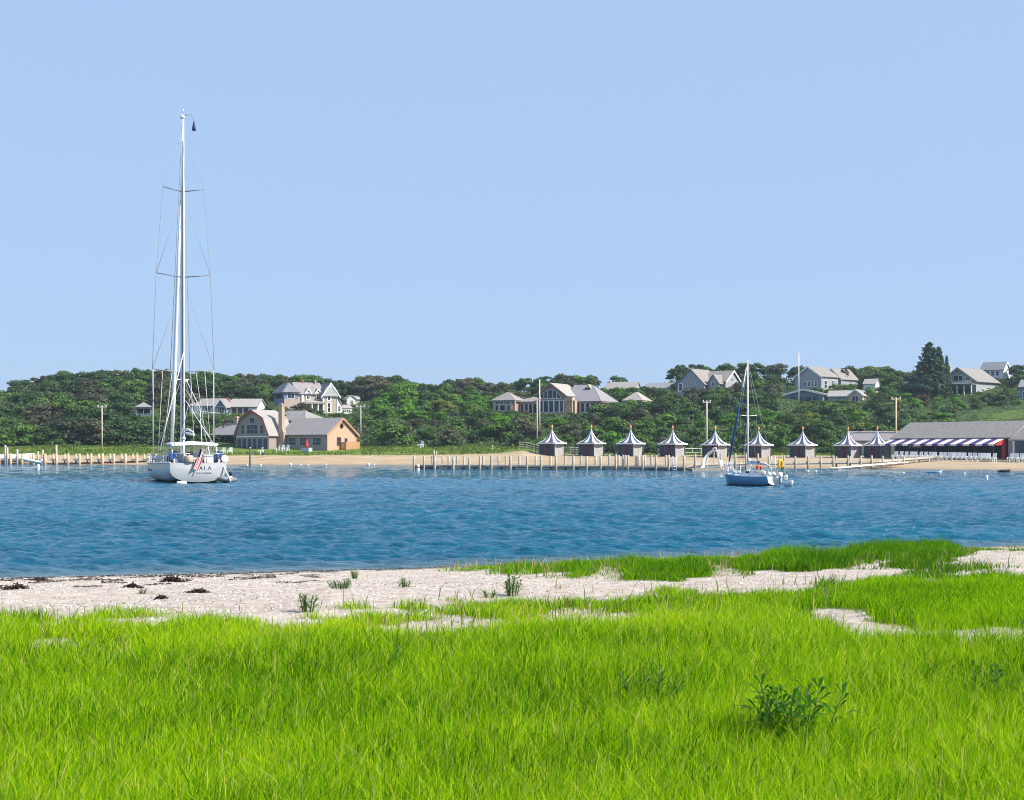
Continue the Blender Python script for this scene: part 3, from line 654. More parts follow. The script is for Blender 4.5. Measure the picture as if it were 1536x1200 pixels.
# --- big pale gable house and the low ranch in front of it
def saltbox():
    c = hit(1232, 590); k = c.y/F; rz = R(-46); r = empty('saltbox_house', c, rz, 'tall blue shadowed gable house with tan roof beside the white flagpole', 'house')
    X = locx(c, rz, 1232); Z = lambda p: (590-p)*k
    gable(r, X(1192, -4), X(1232, -4), -4, 4, Z(566), Z(551)-Z(566), 'y', 'grey_wall', 'roof_brown', .35, trim='trim_white')
    for p in (1208, 1213.5, 1219, 1224): window(r, X(p, -4), -4, Z(580), .55, 1.25, 'f', 1, 2, fw=.16)
    window(r, X(1232, -4), -2, Z(583), 1.0, 1.9, 'r', 1, 2); window(r, X(1232, -4), 1.6, Z(578), 1.2, 1.2, 'r')
    gable(r, X(1234, 5), X(1262, 5), 5, 13, Z(568), Z(552)-Z(568), 'y', 'grey_wall', 'roof_brown', .35, trim='trim_white')
    window(r, X(1262, 5), 9, Z(578), 1.0, 1.3, 'r')
    keep(1190, 1256, 581, c.y, 10, c); keep(1254, 1285, 573, c.y, 9, c+Vector((6, 6, 0)))
    c2 = hit(1232, 604); k = c2.y/F; rz = R(-24); r = empty('ranch_house', c2, rz, 'low ranch house with broad shallow gable below the tall gable house', 'house')
    X = locx(c2, rz, 1232); Z = lambda p: (604-p)*k
    gable(r, X(1178), X(1234), 0, 9, Z(591), Z(584)-Z(591), 'y', 'blue_and_shaded_wall', 'roof_pale', .8, trim='trim_white')
    for p in (1190, 1201, 1212, 1223): window(r, X(p), 0, .3, 1.4, 1.3, 'f', 1, 1, 'blue_and_shaded_wall')
    gable(r, X(1234)+.8, X(1288), 2.5, 9, Z(594.5), Z(586)-Z(594.5), 'x', 'grey_wall', 'roof_pale', .4)
    gable(r, X(1272), X(1293), 0, 5, Z(594), Z(585.5)-Z(594), 'y', 'cream', 'roof_pale', .35, trim='trim_white')
    window(r, X(1282.5), 0, .2, 1.5, 1.3, 'f', 2, 1); window(r, X(1255), 2.5, .3, 1.4, 1.0)
    keep(1172, 1240, 601, c2.y, 8, c2); keep(1238, 1296, 600, c2.y, 8, c2+Vector((7, 0, 0)))
    c3 = hit(1304, 590); k = c3.y/F; r = empty('shed', c3, R(-30), 'small pale shed roof in trees beside the tall gable house', 'shed')
    gable(r, -1.6, 1.6, 0, 4, 14*k, 1.3, 'x', 'white_wall', 'roof_pale', .2); window(r, 0, 0, .8, .8, .9)
    keep(1293, 1314, 580, c3.y, 4, c3)
saltbox()
# --- porch house by the tall conifers, white house on the ridge
def porch_house():
    c = hit(1440, 594); k = c.y/F; rz = R(-44); r = empty('porch_house', c, rz, 'grey house with columned porch, upper balcony and sweeping tan roof near tall conifers', 'house')
    X = locx(c, rz, 1440); Z = lambda p: (594-p)*k
    x0, x1 = X(1411), X(1464)
    gable(r, x0, x1, 0, 13, Z(572), Z(552)-Z(572), 'y', 'grey_wall', 'roof_brown', .6, trim='grey_wall')
    hip(r, x0-.5, x1, -2.6, 0, Z(577.5), .25, None, 'roof_slate', .1, ridge='x')
    posts(r, [(x0-.2+i*(x1-x0)/5, -2.4) for i in range(6)], -.2, Z(577.6), .13)
    MB().box(x0-.5, x1, -2.6, -.02, -2, -.02).build('porch_floor', M['grey_wall'], r)
    q = MB(); 
    for i in range(22): q.box(x0+i*(x1-x0)/22, x0+i*(x1-x0)/22+.12, -2.5, -2.44, Z(577)+.2, Z(572.3))
    q.box(x0-.4, x1, -2.55, -2.4, Z(572.3), Z(571.8)); q.build('balcony_rail', M['white_wall'], r)
    window(r, X(1434), 0, Z(572.5), 1.2, 1.5, 'f', 1, 1, 'navy', 'glazed_door'); window(r, X(1441), 0, Z(572.5), 1.1, 1.5, 'f', 1, 1); window(r, X(1427.5), 0, Z(570.5), .8, .9); window(r, X(1451), 0, Z(570.5), .9, .9)
    for p in (1420, 1430, 1440, 1452): window(r, X(p), 0, .2, 1.7, 2.0, 'f', 2, 1, 'grey_wall')
    window(r, x1, 4, .6, 1.2, 1.2, 'r'); window(r, x1, 8.5, .6, 1.2, 1.2, 'r')
    chimney(r, x0+.6, 4, Z(575), Z(547.5), .6, .6, 'cream')
    keep(1406, 1460, 591, c.y, 10, c); keep(1458, 1496, 586, c.y, 9, c+Vector((6, 3, 0)))
    c2 = hit(1488, 577); k = c2.y/F; rz = R(-34); r = empty('hilltop_cottage', c2, rz, 'white cottage with slate roof and row of windows on top of the ridge', 'house')
    X = locx(c2, rz, 1488); Z = lambda p: (577-p)*k
    gable(r, X(1470), X(1505), 0, 7, Z(555), Z(543)-Z(555), 'x', 'white_wall', 'roof_slate', .25, trim='trim_white')
    for p in (1474, 1482, 1489, 1496): window(r, X(p), 0, Z(563.5), .8, 1.2, 'f', 1, 2)
    keep(1464, 1512, 565, c2.y, 8, c2)
    c3 = hit(1552, 600); r = empty('blue_house', c3, R(-30), 'blue grey house corner at the edge of the picture below the ridge', 'house')
    gable(r, -3.6, 4, 0, 7, 3.2, 1.8, 'x', 'blue_and_shaded_wall', 'roof_slate2', .3); window(r, -2.2, 0, .8, 1.1, 1.3)
    keep(1528, 1575, 597, c3.y, 6, c3)
porch_house()
c = hit(215, 625); r = empty('garden_pavilion', c, R(10), 'dim blue pavilion with pyramid roof among the trees left of the yacht shrouds', 'pavilion')
hip(r, -1.7, 1.7, 0, 3.4, 2.1, 1.2, None, 'roof_slate2', .35); posts(r, [(-1.6, .1), (0, .1), (1.6, .1), (-1.6, 3.3), (1.6, 3.3)], 0, 2.1, .08, 'blue_and_shaded_wall'); MB().box(-1.5, 1.5, 3.0, 3.2, -1, 2.1).build('wall', M['navy'], r); MB().box(-1.7, 1.7, .1, .18, .2, .7).build('rail', M['blue_and_shaded_wall'], r); MB().box(-1.75, 1.75, -.05, 3.45, -2, 0).build('floor_deck', M['weathered_wood'], r)
keep(204, 227, 622, c.y, 4, c)

# --- beach hall with the striped awning, and low roof behind the last huts
def awning_mat(name, ax, per):
    m = bpy.data.materials.new(name); m.use_nodes = True; nt = m.node_tree; b = nt.nodes['Principled BSDF']; b.inputs['Roughness'].default_value = .75
    tc = nd(nt, 'ShaderNodeTexCoord'); sx = nd(nt, 'ShaderNodeSeparateXYZ'); nt.links.new(tc.outputs['Object'], sx.inputs[0])
    mu = nd(nt, 'ShaderNodeMath', operation='MULTIPLY'); mu.inputs[1].default_value = 1/per; nt.links.new(sx.outputs[0], mu.inputs[0])
    fr = nd(nt, 'ShaderNodeMath', operation='FRACT'); nt.links.new(mu.outputs[0], fr.inputs[0])
    rp = nd(nt, 'ShaderNodeValToRGB'); rp.color_ramp.interpolation = 'CONSTANT'; e = rp.color_ramp.elements
    e[0].position = 0; e[0].color = (.74, .70, .72, 1); e[1].position = .5; e[1].color = (.03, .04, .17, 1)
    k = e.new(.86); k.color = (.26, .03, .10, 1)
    nt.links.new(fr.outputs[0], rp.inputs[0]); nt.links.new(rp.outputs[0], b.inputs['Base Color']); return m
def beach_hall():
    Y = 236.; c = P(1425, 686, Y); c.z = zf1(c.x, c.y); k = Y/F; rz = R(-53)
    r = empty('beach_hall', c, rz, 'long low grey shingled beach hall with striped awning along its open front', 'hall')
    X = locx(c, rz, 1425); Z = lambda p: (686-p)*k
    x0, x1 = X(1338), X(1512)+9
    gable(r, x0, x1, 0, 10, Z(654.5), Z(631.5)-Z(654.5), 'x', 'grey_plank', 'roof_brown', .45)
    xw = X(1509)
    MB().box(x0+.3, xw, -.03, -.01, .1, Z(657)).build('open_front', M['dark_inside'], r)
    MB().box(x0, xw, -.2, -.04, Z(657.5), Z(654.6)).build('fascia', M['navy'], r)
    posts(r, [(x0+.4+i*2.7, -.14) for i in range(9)], 0, Z(657.6), .08, 'navy')
    a = MB(); ax0, ax1 = x0-.3, X(1506); n = 44; ye, ze, zt = -3.3, Z(664.5), Z(656.4)
    for i in range(n):                                          # sloping cloth with a scalloped edge
        u0 = ax0+(ax1-ax0)*i/n; u1 = ax0+(ax1-ax0)*(i+1)/n; um = (u0+u1)/2
        slope_slab(a, (u0, ye, ze), (u1, ye, ze), (u1, -.22, zt), (u0, -.22, zt), .03)
        a.prism([(u0, ze), (u1, ze), (u1, ze-.2), (um, ze-.32), (u0, ze-.2)], ye-.03, ye)
    a.build('awning', awning_mat('striped_awning', 0, (ax1-ax0)/9.3), r)
    MB().prism([(ye, ze-.2), (-.22, ze-.2), (-.22, zt)], ax1+.01, ax1+.06, 0, 'x').build('awning_end', M['red_cloth'], r)
    posts(r, [(ax0+.3+i*(ax1-ax0-.4)/6, ye+.08) for i in range(7)], 0, ze-.02, .045, 'navy', 'awning_pole')
    MB().box(X(1503), X(1503)+.5, -.6, -.25, 0, Z(657)).build('pillar', M['red_cloth'], r)
    # forward block at the end of the hall, same pitch, pale rake board, open porch on white posts
    y0 = -7.; wx = X(1508, y0); ez = Z(660); w = MB()
    slope_slab(w, (wx, y0, ez), (wx+11, y0, ez), (wx+11, y0+6.5, Z(629)), (wx, y0+6.5, Z(629)), .2); w.build('wing_roof', M['roof_brown'], r)
    MB().tube([(wx-.05, y0-.05, ez+.1), (wx-.05, y0+6.5, Z(629)+.1)], .15, 6).build('rake_trim', M['new_wood'], r)
    MB().box(wx+.3, wx+11, y0+4.2, y0+4.35, -.5, ez).build('wing_back', M['dark_inside'], r)
    MB().box(wx+.05, wx+.2, y0+1.2, y0+4.2, -.5, ez).build('wing_wall', M['blue_and_shaded_wall'], r)
    posts(r, [(wx+.5, y0+.3), (wx+3.4, y0+.3), (wx+6.4, y0+.3)], 0, ez, .09)
    for px_, w_ in ((1363, .3), (1368, .5), (1373.5, .55), (1379, .45)): MB().box(X(px_), X(px_)+w_, -.08, -.035, Z(669), Z(667)).build('sign_board', M['trim_white'], r)
    c2 = P(1300, 683, 262); c2.z = zf1(c2.x, c2.y); k = 262/F; r2 = empty('store_shed', c2, R(-20), 'low grey roofed store shed behind the last two striped huts', 'shed')
    gable(r2, -3.4, 5.2, 0, 5, 22*k, 13*k, 'x', 'grey_plank', 'roof_grey', .3, base=-1); window(r2, 1, 0, 1, .8, .9)
    keep(1270, 1345, 660, 262, 5, c2)
beach_hall()
#@@NEXT
# ------------------------------------------------------------------ striped huts
def wedge_mat():
    m = bpy.data.materials.new('striped_tent_cloth'); m.use_nodes = True; nt = m.node_tree; b = nt.nodes['Principled BSDF']; b.inputs['Roughness'].default_value = .75
    tc = nd(nt, 'ShaderNodeTexCoord'); sx = nd(nt, 'ShaderNodeSeparateXYZ'); nt.links.new(tc.outputs['Object'], sx.inputs[0])
    at = nd(nt, 'ShaderNodeMath', operation='ARCTAN2'); nt.links.new(sx.outputs[1], at.inputs[0]); nt.links.new(sx.outputs[0], at.inputs[1])
    mu = nd(nt, 'ShaderNodeMath', operation='MULTIPLY_ADD'); mu.inputs[1].default_value = 8/(2*PI); mu.inputs[2].default_value = 4.05; nt.links.new(at.outputs[0], mu.inputs[0])
    fr = nd(nt, 'ShaderNodeMath', operation='FRACT'); nt.links.new(mu.outputs[0], fr.inputs[0])
    rp = nd(nt, 'ShaderNodeValToRGB'); rp.color_ramp.interpolation = 'CONSTANT'; e = rp.color_ramp.elements
    e[0].position = 0; e[0].color = (.78, .76, .76, 1); e[1].position = .45; e[1].color = (.035, .07, .14, 1); k = e.new(.92); k.color = (.30, .04, .07, 1)
    nt.links.new(fr.outputs[0], rp.inputs[0]); nt.links.new(rp.outputs[0], b.inputs['Base Color']); return m
TENT = wedge_mat()
def hut(c, rz, label):
    r = empty('striped_hut', c, rz, label, 'beach hut', 'striped tent roofed huts along the beach')
    h = 2.55; a = 1.72                                          # square plank hut, corner to the water
    MB().box(-a, a, -a, a, -.6, h).build('wall', M['grey_plank'], r)
    # shaded side: changing stalls, plank panels coloured dark for the shade, two doorways
    for i, (y0, y1, mm_) in enumerate(((-a, -.75, 'dark_and_shaded_plank'), (-.75, .1, 'maroon'), (.1, .95, 'dark_and_shaded_plank'), (.95, a, 'blue_dark'))):
        MB().box(-a-.07, -a-.003, y0+.02, y1-.02, -.4, h-.05).build('door' if mm_ == 'maroon' else 'panel', M[mm_], r)
    for x, y in ((-a, -a), (a, -a), (a, a), (-a, a)): MB().box(x-.11, x+.11, y-.11, y+.11, -.6, h).build('corner_post', M['dark_and_shaded_plank'], r)
    # verandah poles that carry the overhang on the shaded side
    for y in (-2.3, 2.3): MB().tube([(-2.35, y, -.6), (-2.35, y, h+.1)], .07, 6).build('pole', M['navy'], r)
    # tent roof: concave square pyramid
    m = MB(); n = 32; prof = [(2.62, 0), (2.15, .22), (1.55, .55), (1.05, 1.0), (.66, 1.55), (.36, 2.1), (.16, 2.6), (.07, 2.95)]
    def rad(t, k): 
        q = 1/max(abs(math.cos(t)), abs(math.sin(t))); return 1+(q-1)*.35*k
    vs = []; fs = []
    for j, (rr, z) in enumerate(prof):
        for i in range(n):
            t = 2*PI*i/n; kk = max(0, 1-j/5); vs.append((rr*rad(t, kk)*math.cos(t), rr*rad(t, kk)*math.sin(t), h+.05+z))
    for j in range(len(prof)-1):
        for i in range(n): fs.append((j*n+i, j*n+(i+1) % n, (j+1)*n+(i+1) % n, (j+1)*n+i))
    fs.append(tuple(range(n))[::-1]); m.add(vs, fs, 0, None, True); m.build('roof', TENT, r)
    v = MB()                                                     # scalloped white valance
    for i in range(n):
        t0, t1 = 2*PI*i/n, 2*PI*(i+1)/n; tm = (t0+t1)/2
        p = lambda t, f: (2.64*rad(t, 1)*math.cos(t), 2.64*rad(t, 1)*math.sin(t), h+.05+f)
        v.add([p(t0, .03), p(t1, .03), p(t1, -.16), p(tm, -.3), p(t0, -.16)], [(0, 1, 2, 3, 4)])
    v.build('valance', M['white_cloth'], r)
    MB().lathe([(.08, 0), (.12, .1), (.2, .28), (.2, .42), (.12, .58), (.05, .75), (.02, .95)], 10, 0, (0, 0, h+2.95)).build('finial', M['gold'], r)
    f = MB().prism([(0, 3.55), (.62, 3.66), (0, 3.88)], -.012, .012); f.build('pennant', M['red_cloth'], r).location = (.05, 0, h-.1)
    return r
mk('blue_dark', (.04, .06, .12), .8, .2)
for i, (px, pb, Y, lab) in enumerate([(828, 681.5, 264, 'striped tent roofed hut beside the wooden rail fence and dune'), (887, 682, 263, 'striped tent roofed hut one along from the hut by the rail fence'),
        (946, 682.5, 262, 'striped tent roofed hut behind the close set pier posts, midway between fence and slide'), (1009, 683, 260, 'striped tent roofed hut just left of the tall pole with the crossarm by the slide'),
        (1073, 683.5, 257, 'striped tent roofed hut right behind the white water slide'), (1138, 684, 255, 'striped tent roofed hut behind the mast of the small blue sailboat'),
        (1204, 684.5, 253, 'striped tent roofed hut standing alone between two green bushes'), (1272, 685, 250, 'striped tent roofed hut in front of the low shed, farther from the awning'),
        (1316, 685.5, 249, 'striped tent roofed hut closest to the striped awning of the hall')]):
    c = P(px, pb, Y); c.z = zf1(c.x, c.y)
    h_ = hut(c, R(54)-math.atan2(c.x, c.y), lab); s_ = Y/F*39.5/5.25
    h_.scale = (s_, s_, s_*.97)

# ------------------------------------------------------------------ fences and poles on the far shore
def rail_fence(px0, px1, n, pyb, Y0, Y1, label, h=1.35, m='weathered_wood', rails=3):
    a, b_ = P(px0, pyb, Y0), P(px1, pyb, Y1); a.z, b_.z = zf1(a.x, a.y), zf1(b_.x, b_.y)
    r = empty('rail_fence', a, 0, label, 'fence'); d = b_-a
    for i in range(n+1):
        q = d*(i/n); q.z = zf1(a.x+q.x, a.y+q.y)-a.z; MB().box(q.x-.07, q.x+.07, q.y-.07, q.y+.07, q.z-.4, q.z+h).build('fence_post', M[m], r)
    for k in range(rails):
        z = h*(.3+.62*k/(rails-1)); pts = []
        for i in range(n+1): q = d*(i/n); q.z = zf1(a.x+q.x, a.y+q.y)-a.z+z; pts.append(q+Vector((0, -.1, 0)))
        MB().tube(pts, .075, 4, smooth=False).build('rail', M[m], r)
    return r
rail_fence(779.5, 812, 3, 672, 269, 266, 'three rail weathered wooden fence on the dune beside the first striped hut', 1.5)
rail_fence(855, 873, 2, 679, 269, 269, 'short pale rail fence between the first two striped huts', 1.3)
rail_fence(1026, 1052, 2, 679, 268, 268, 'low white rail fence behind the hut next to the slide', 1.2, 'trim_white', 2)
def pole(px, pt, pb, Y, r0, arm, label, m='weathered_wood', az=0, name='utility_pole', cat='pole', grp='poles with crossarms on the far shore'):
    c = P(px, pb, Y); g_ = zf1(c.x, c.y); top = P(px, pt, Y).z-g_; c.z = g_
    r = empty(name, c, az, label, cat, grp)
    MB().tube([(0, 0, -1), (0, 0, top)], [r0, r0*.8], 8).build('shaft', M[m], r)
    if arm:
        MB().box(-arm/2, arm/2, -.09, .09, top-.42, top-.2).build('crossarm', M[m], r)
        for x in (-arm*.42, arm*.42): MB().lathe([(.09, 0), (.13, .08), (.09, .2), (.14, .26), (.03, .34)], 8, 0, (x, 0, top-.2)).build('insulator', M['plastic_white'], r)
    else:
        MB().ball((0, 0, top+.08), .12).build('ball_cap', M['plastic_white'], r)
    return r
pole(153, 608, 668, 284, .17, 1.9, 'utility pole with pale crossarm before the dark wood on the far shore')
pole(541, 608, 662, 300, .17, 1.9, 'weathered utility pole with crossarm beside the trees past the gambrel house')
pole(805.5, 597, 650, 288, .15, 1.7, 'bare pole with short crossarm in the bushes before the cedar house', 'new_wood')
pole(1060, 601, 682, 264, .21, 1.5, 'tall pale pole with T shaped crossarm between two striped huts')
pole(1344, 596, 662, 262, .21, 1.8, 'tall pale pole with crossarm rising behind the beach hall', 'new_wood')
pole(809.5, 570, 634, 300, .13, 0, 'slender white flagpole without flag before the cedar house', 'trim_white', name='flagpole', grp='bare white flagpoles')
pole(1198, 530, 592, 352, .17, 0, 'tall white flagpole without flag beside the tall gable house', 'trim_white', name='flagpole', grp='bare white flagpoles')
pole(375, 672.5, 697, 254, .15, 0, 'dark wooden piling standing at the water edge before the gambrel house', 'dark_and_shaded_plank', name='piling', cat='piling', grp=None)
pole(739, 669, 678, 270, .10, 0, 'thin grey stake in the dune grass behind the pier', name='stake', cat='stake', grp=None)

# ------------------------------------------------------------------ pier
def pz(py, Y): return CH-(py-HY)/F*Y
def pier():
    Y = 197.; k = Y/F; c = P(1000, 0, Y); c.z = 0
    r = empty('pier', c, 0, 'long weathered timber pier with many bare posts running to the beach', 'pier')
    X = lambda p, yy=Y: (p-CX)/F*yy-c.x
    depth = lambda p: np.interp(p, [620, 900, 1030, 1090, 1180, 1320, 1400], [199, 192, 184, 190, 199, 206, 226])
    zd = lambda p: np.interp(p, [620, 680, 960, 1030, 1045, 1100, 1180, 1320, 1410], [.62, .62, .55, .55, 1.0, 1.05, 1.05, 1.15, 1.72])
    # decks: low finger (x 621..1040), raised boardwalk (1040..1410)
    def deck(p0, p1, n, w, th, name, zoff=0, mname='weathered_wood'):
        m = MB(); ps = np.linspace(p0, p1, n+1)
        for a, b_ in zip(ps[:-1], ps[1:]):
            ya, yb = depth(a), depth(b_); za, zb = zd(a)+zoff, zd(b_)+zoff
            v = [(X(a, ya), ya-Y, za), (X(b_, yb), yb-Y, zb), (X(b_, yb), yb-Y+w, zb), (X(a, ya), ya-Y+w, za)]
            g_ = (Vector(v[1])-Vector(v[0]))*.04
            v = [Vector(v[0])+g_, Vector(v[1]), Vector(v[2]), Vector(v[3])+g_]; m.add(v+[q-Vector((0, 0, th)) for q in v], [(0,1,2,3),(7,6,5,4),(0,4,5,1),(1,5,6,2),(2,6,7,3),(3,7,4,0)])
        return m.build(name, M[mname], r)
    deck(621, 1040, 140, 2.4, .2, 'low_deck', 0, 'post_wood'); deck(1040.5, 1410, 130, 1.8, .26, 'boardwalk', 0, 'post_wood')
    deck(621, 1040, 1 if 0 else 30, .18, .4, 'stringer', -.21, 'dark_wet_shade'); deck(1040.5, 1408, 30, .16, .16, 'stringer', -.27, 'dark_wet_shade')  # beams coloured dark to put in the shade below the deck edge
    deck(655, 962, 16, 1.0, .22, 'low_float', -.33, 'float_green')
    def post(p, pt, dy=0, rr=.17, lean=0, zb=-1.2):
        yy_ = depth(p)+dy; xx_ = X(p, yy_); zt = pz(pt, yy_)
        m = MB().tube([(xx_, yy_-Y, zb), (xx_+lean, yy_-Y, zt-.04), (xx_+lean, yy_-Y, zt)], [rr, rr*.95, rr*.7], 8); m.build('post', M['post_wood'], r)
    front = [621, 636, 652, 680, 704, 720, 737, 765.6, 790.5, 811.5, 834, 860, 880, 901, 923.7, 934.5, 942, 964, 984, 1003, 1026]
    back = [648, 664, 673, 686, 696, 725, 748, 759, 779, 803.7, 826, 847.6, 871.6, 893.4, 914, 928, 938, 954, 958, 967, 977, 999]
    for p in front: post(p, 684+(2.5 if p in (680, 704) else 0)-(1.5 if p > 910 else 0)+random.uniform(-.6, .6), -.1)
    for p in back: post(p, 684-(1.5 if p > 910 else 0)+random.uniform(-.6, .6), 2.5)
    post(651, 675.5, -.05, .12); post(654.5, 677.5, 2.45, .12)
    for p in (1042.7, 1081, 1103, 1119, 1137, 1153, 1176, 1193, 1212, 1231, 1250, 1272, 1291, 1307.5, 1324, 1338.7, 1355.6, 1373, 1393): post(p, np.interp(p, [1040, 1137, 1160, 1330, 1400], [680.5, 680, 684, 683.5, 686.5])+random.uniform(-.5, .5), -.1, .15)
    for p in (1172.6, 1254.5, 1275, 1358.5, 1379): post(p, np.interp(p, [1160, 1330, 1400], [685, 684.5, 687]), 1.9, .14)
    # white ladders
    for p in (1012, 1160):
        yy_ = depth(p)-.3; L = MB(); xx_ = X(p, yy_); zt = pz(684, yy_)
        for s in (-.24, .24): L.tube([(xx_+s, yy_-Y, -.5), (xx_+s, yy_-Y, zt), (xx_+s, yy_-Y+.5, zt-.05)], .06, 6)
        for j in range(6): L.tube([(xx_-.24, yy_-Y, -.2+j*.36), (xx_+.24, yy_-Y, -.2+j*.36)], .035, 5)
        L.build('ladder', M['trim_white'], r)
mk('tan_wood', (.56, .42, .29), .85, .15, var=.2, scale=4, stretch=(1, 1, .3)); mk('dark_wet_shade', (.07, .08, .09), .6, .3); mk('float_green', (.30, .31, .26), .8, .2, var=.2); mk('post_wood', (.46, .41, .33), .85, .15, var=.22, scale=4, stretch=(1, 1, .3))
pier()
# floating platform with the slide
Yp = 183.; c = P(1069, 0, Yp); c.z = 0; k = Yp/F
r = empty('swim_float', c, R(3), 'low timber swimming float carrying the white water slide', 'float')
m = MB(); 
for i in range(14): m.box(-2.9+i*.42, -2.9+i*.42+.39, -1.3, 1.3, .22, .3)
m.build('deck', M['new_wood'], r); m = MB()
for y in (-1.31, 1.25): m.box(-2.95, 3.0, y, y+.06, -.1, .218)
m.build('side_beam', M['weathered_wood'], r)
for x in (-2, 0, 2): MB().tube([(x, -1.1, 0), (x, 1.1, 0)], .28, 8).build('drum', M['dark_wet_shade'], r)
c2 = c+Vector((-.2, -.1, .3)); r = empty('water_slide', c2, R(0), 'white curved water slide with ladder on the swimming float', 'slide')
pts = [(-.05+.75, .2, 2.25), (.15, .2, 2.2), (-.35, .2, 1.85), (-.78, .15, 1.3), (-1.0, .05, .75), (-1.02, -.1, .35), (-1.15, -.25, .14)]
m = MB(); n = len(pts)
for i in range(n-1):                                            # U shaped chute, seen as it curls down
    a, b_ = Vector(pts[i]), Vector(pts[i+1]); w = Vector((.28, .30, 0))
    up = Vector((.12, -.05, .2)); m.add([a-w, b_-w, b_+w, a+w, a-w+up, b_-w+up, b_+w+up, a+w+up], [(0,1,2,3),(0,4,5,1),(3,2,6,7),(4,0,3,7)])
    m.add([a-w-up*.3, b_-w-up*.3, b_+w-up*.3, a+w-up*.3], [(3,2,1,0)])
m.build('chute', M['plastic_white'], r)
for y in (-.1, .5):
    MB().tube([(1.25, y, 0), (.75, y, 2.3), (.62, y, 2.72), (.3, y, 2.66), (.18, y, 2.3)], .06, 6).build('handrail', M['plastic_white'], r)
m = MB()
for j in range(7): m.tube([(1.18-j*.07, -.1, .3+j*.3), (1.18-j*.07, .5, .3+j*.3)], .045, 5)
m.build('rungs', M['plastic_white'], r)
for x in (-.5, .3): MB().tube([(x, .2, 0), (x+.1, .2, 1.6 if x < 0 else 2.1)], .05, 6).build('support', M['plastic_white'], r)
def chair(c, rz, label, group, m='plastic_white', s=1):
    r = empty('beach_chair', c, rz, label, 'chair', group); r.scale = (s, s, s)
    q = MB()
    for i in range(5): q.cbox((-.24+i*.12, .32, .72), (.1, .03, .85), 0, rx=R(-16))
    q.build('backrest', M[m], r)
    q = MB()
    for i in range(5): q.cbox((0, -.28+i*.12, .36-.02*i), (.56, .1, .03))
    q.build('seat', M[m], r)
    for x in (-.33, .33):
        MB().box(x-.07, x+.07, -.4, .32, .56, .6).build('armrest', M[m], r)
        MB().box(x-.04, x+.04, -.36, -.28, -.1, .559).build('leg', M[m], r); MB().box(x-.04, x+.04, .22, .3, -.1, .559).build('leg', M[m], r)
    return r
ch0 = chair(c+Vector((1.25, .3, .3)), R(20), 'white chair on the swimming float next to the slide ladder', None)
dup(ch0, c+Vector((2.2, .2, .3)), R(-20), label='white chair on the outer end of the swimming float')
# sloping gangway on the beach
a = P(1256, 702.2, 198.); b_ = P(1362, 690, 207.); a.z = .12; b_.z = zf1(b_.x, b_.y)+.7
r = empty('gangway', a, 0, 'long pale sloping gangway lying from the waterline up to the boardwalk', 'gangway'); d = b_-a; pn = Vector((-d.y, d.x, 0)).normalized()
m = MB(); N = 26
for i in range(N):
    p, q = d*(i/N), d*((i+.93)/N); m.add([p-pn*.0, q-pn*.0, q+pn*1.2, p+pn*1.2]+[t-Vector((0, 0, .06)) for t in (p, q, q+pn*1.2, p+pn*1.2)], [(0,1,2,3),(7,6,5,4),(0,4,5,1),(1,5,6,2),(2,6,7,3),(3,7,4,0)])
m.build('planking', M['new_wood'], r)
for s in (-.02, 1.22):
    t = pn*s; MB().tube([t-Vector((0, 0, .02)), t+d-Vector((0, 0, .02))], .13, 4, smooth=False).build('side_beam', M['cream_wood'], r) if 'cream_wood' in M else MB().tube([t, t+d], .13, 4, smooth=False).build('side_beam', M['trim_white'], r)

# ------------------------------------------------------------------ dock on the left with its boats
def left_dock():
    Y = 259.; c = P(110, 0, Y); c.z = 0; r = empty('dock', c, 0, 'low timber dock on paired posts before the grassy bank', 'dock')
    X = lambda p, yy=Y: (p-CX)/F*yy-c.x; zd = pz(688, Y); n = 60
    m = MB(); xa, xb = X(-60), X(226); 
    for i in range(n*2): m.box(xa+(xb-xa)*i/n/2, xa+(xb-xa)*(i+.93)/n/2, -.1, 1.9, zd-.08, zd)
    m.build('deck', M['new_wood'], r)
    MB().box(xa, xb, -.16, -.105, zd-.36, zd-.03).build('stringer', M['cream_wood'], r)
    for i, p in enumerate(np.arange(-52, 226, 17.2)):
        MB().tube([(X(p), -.32, -1), (X(p)+random.uniform(-.04, .04), -.32, pz(680.3, Y))], .24, 7).build('post', M['tan_wood'], r)
        MB().tube([(X(p+6), 2.1, -1), (X(p+6), 2.1, pz(680.6, Y))], .18, 7).build('post', M['tan_wood'], r)
    for p, t in ((9, 667.5), (12, 671), (27, 674), (58, 677), (65, 674.5), (85.5, 667)): MB().tube([(X(p), -.34, -1), (X(p), -.34, pz(t, Y))], .19, 7).build('mooring_pile', M['post_wood'], r)
left_dock()
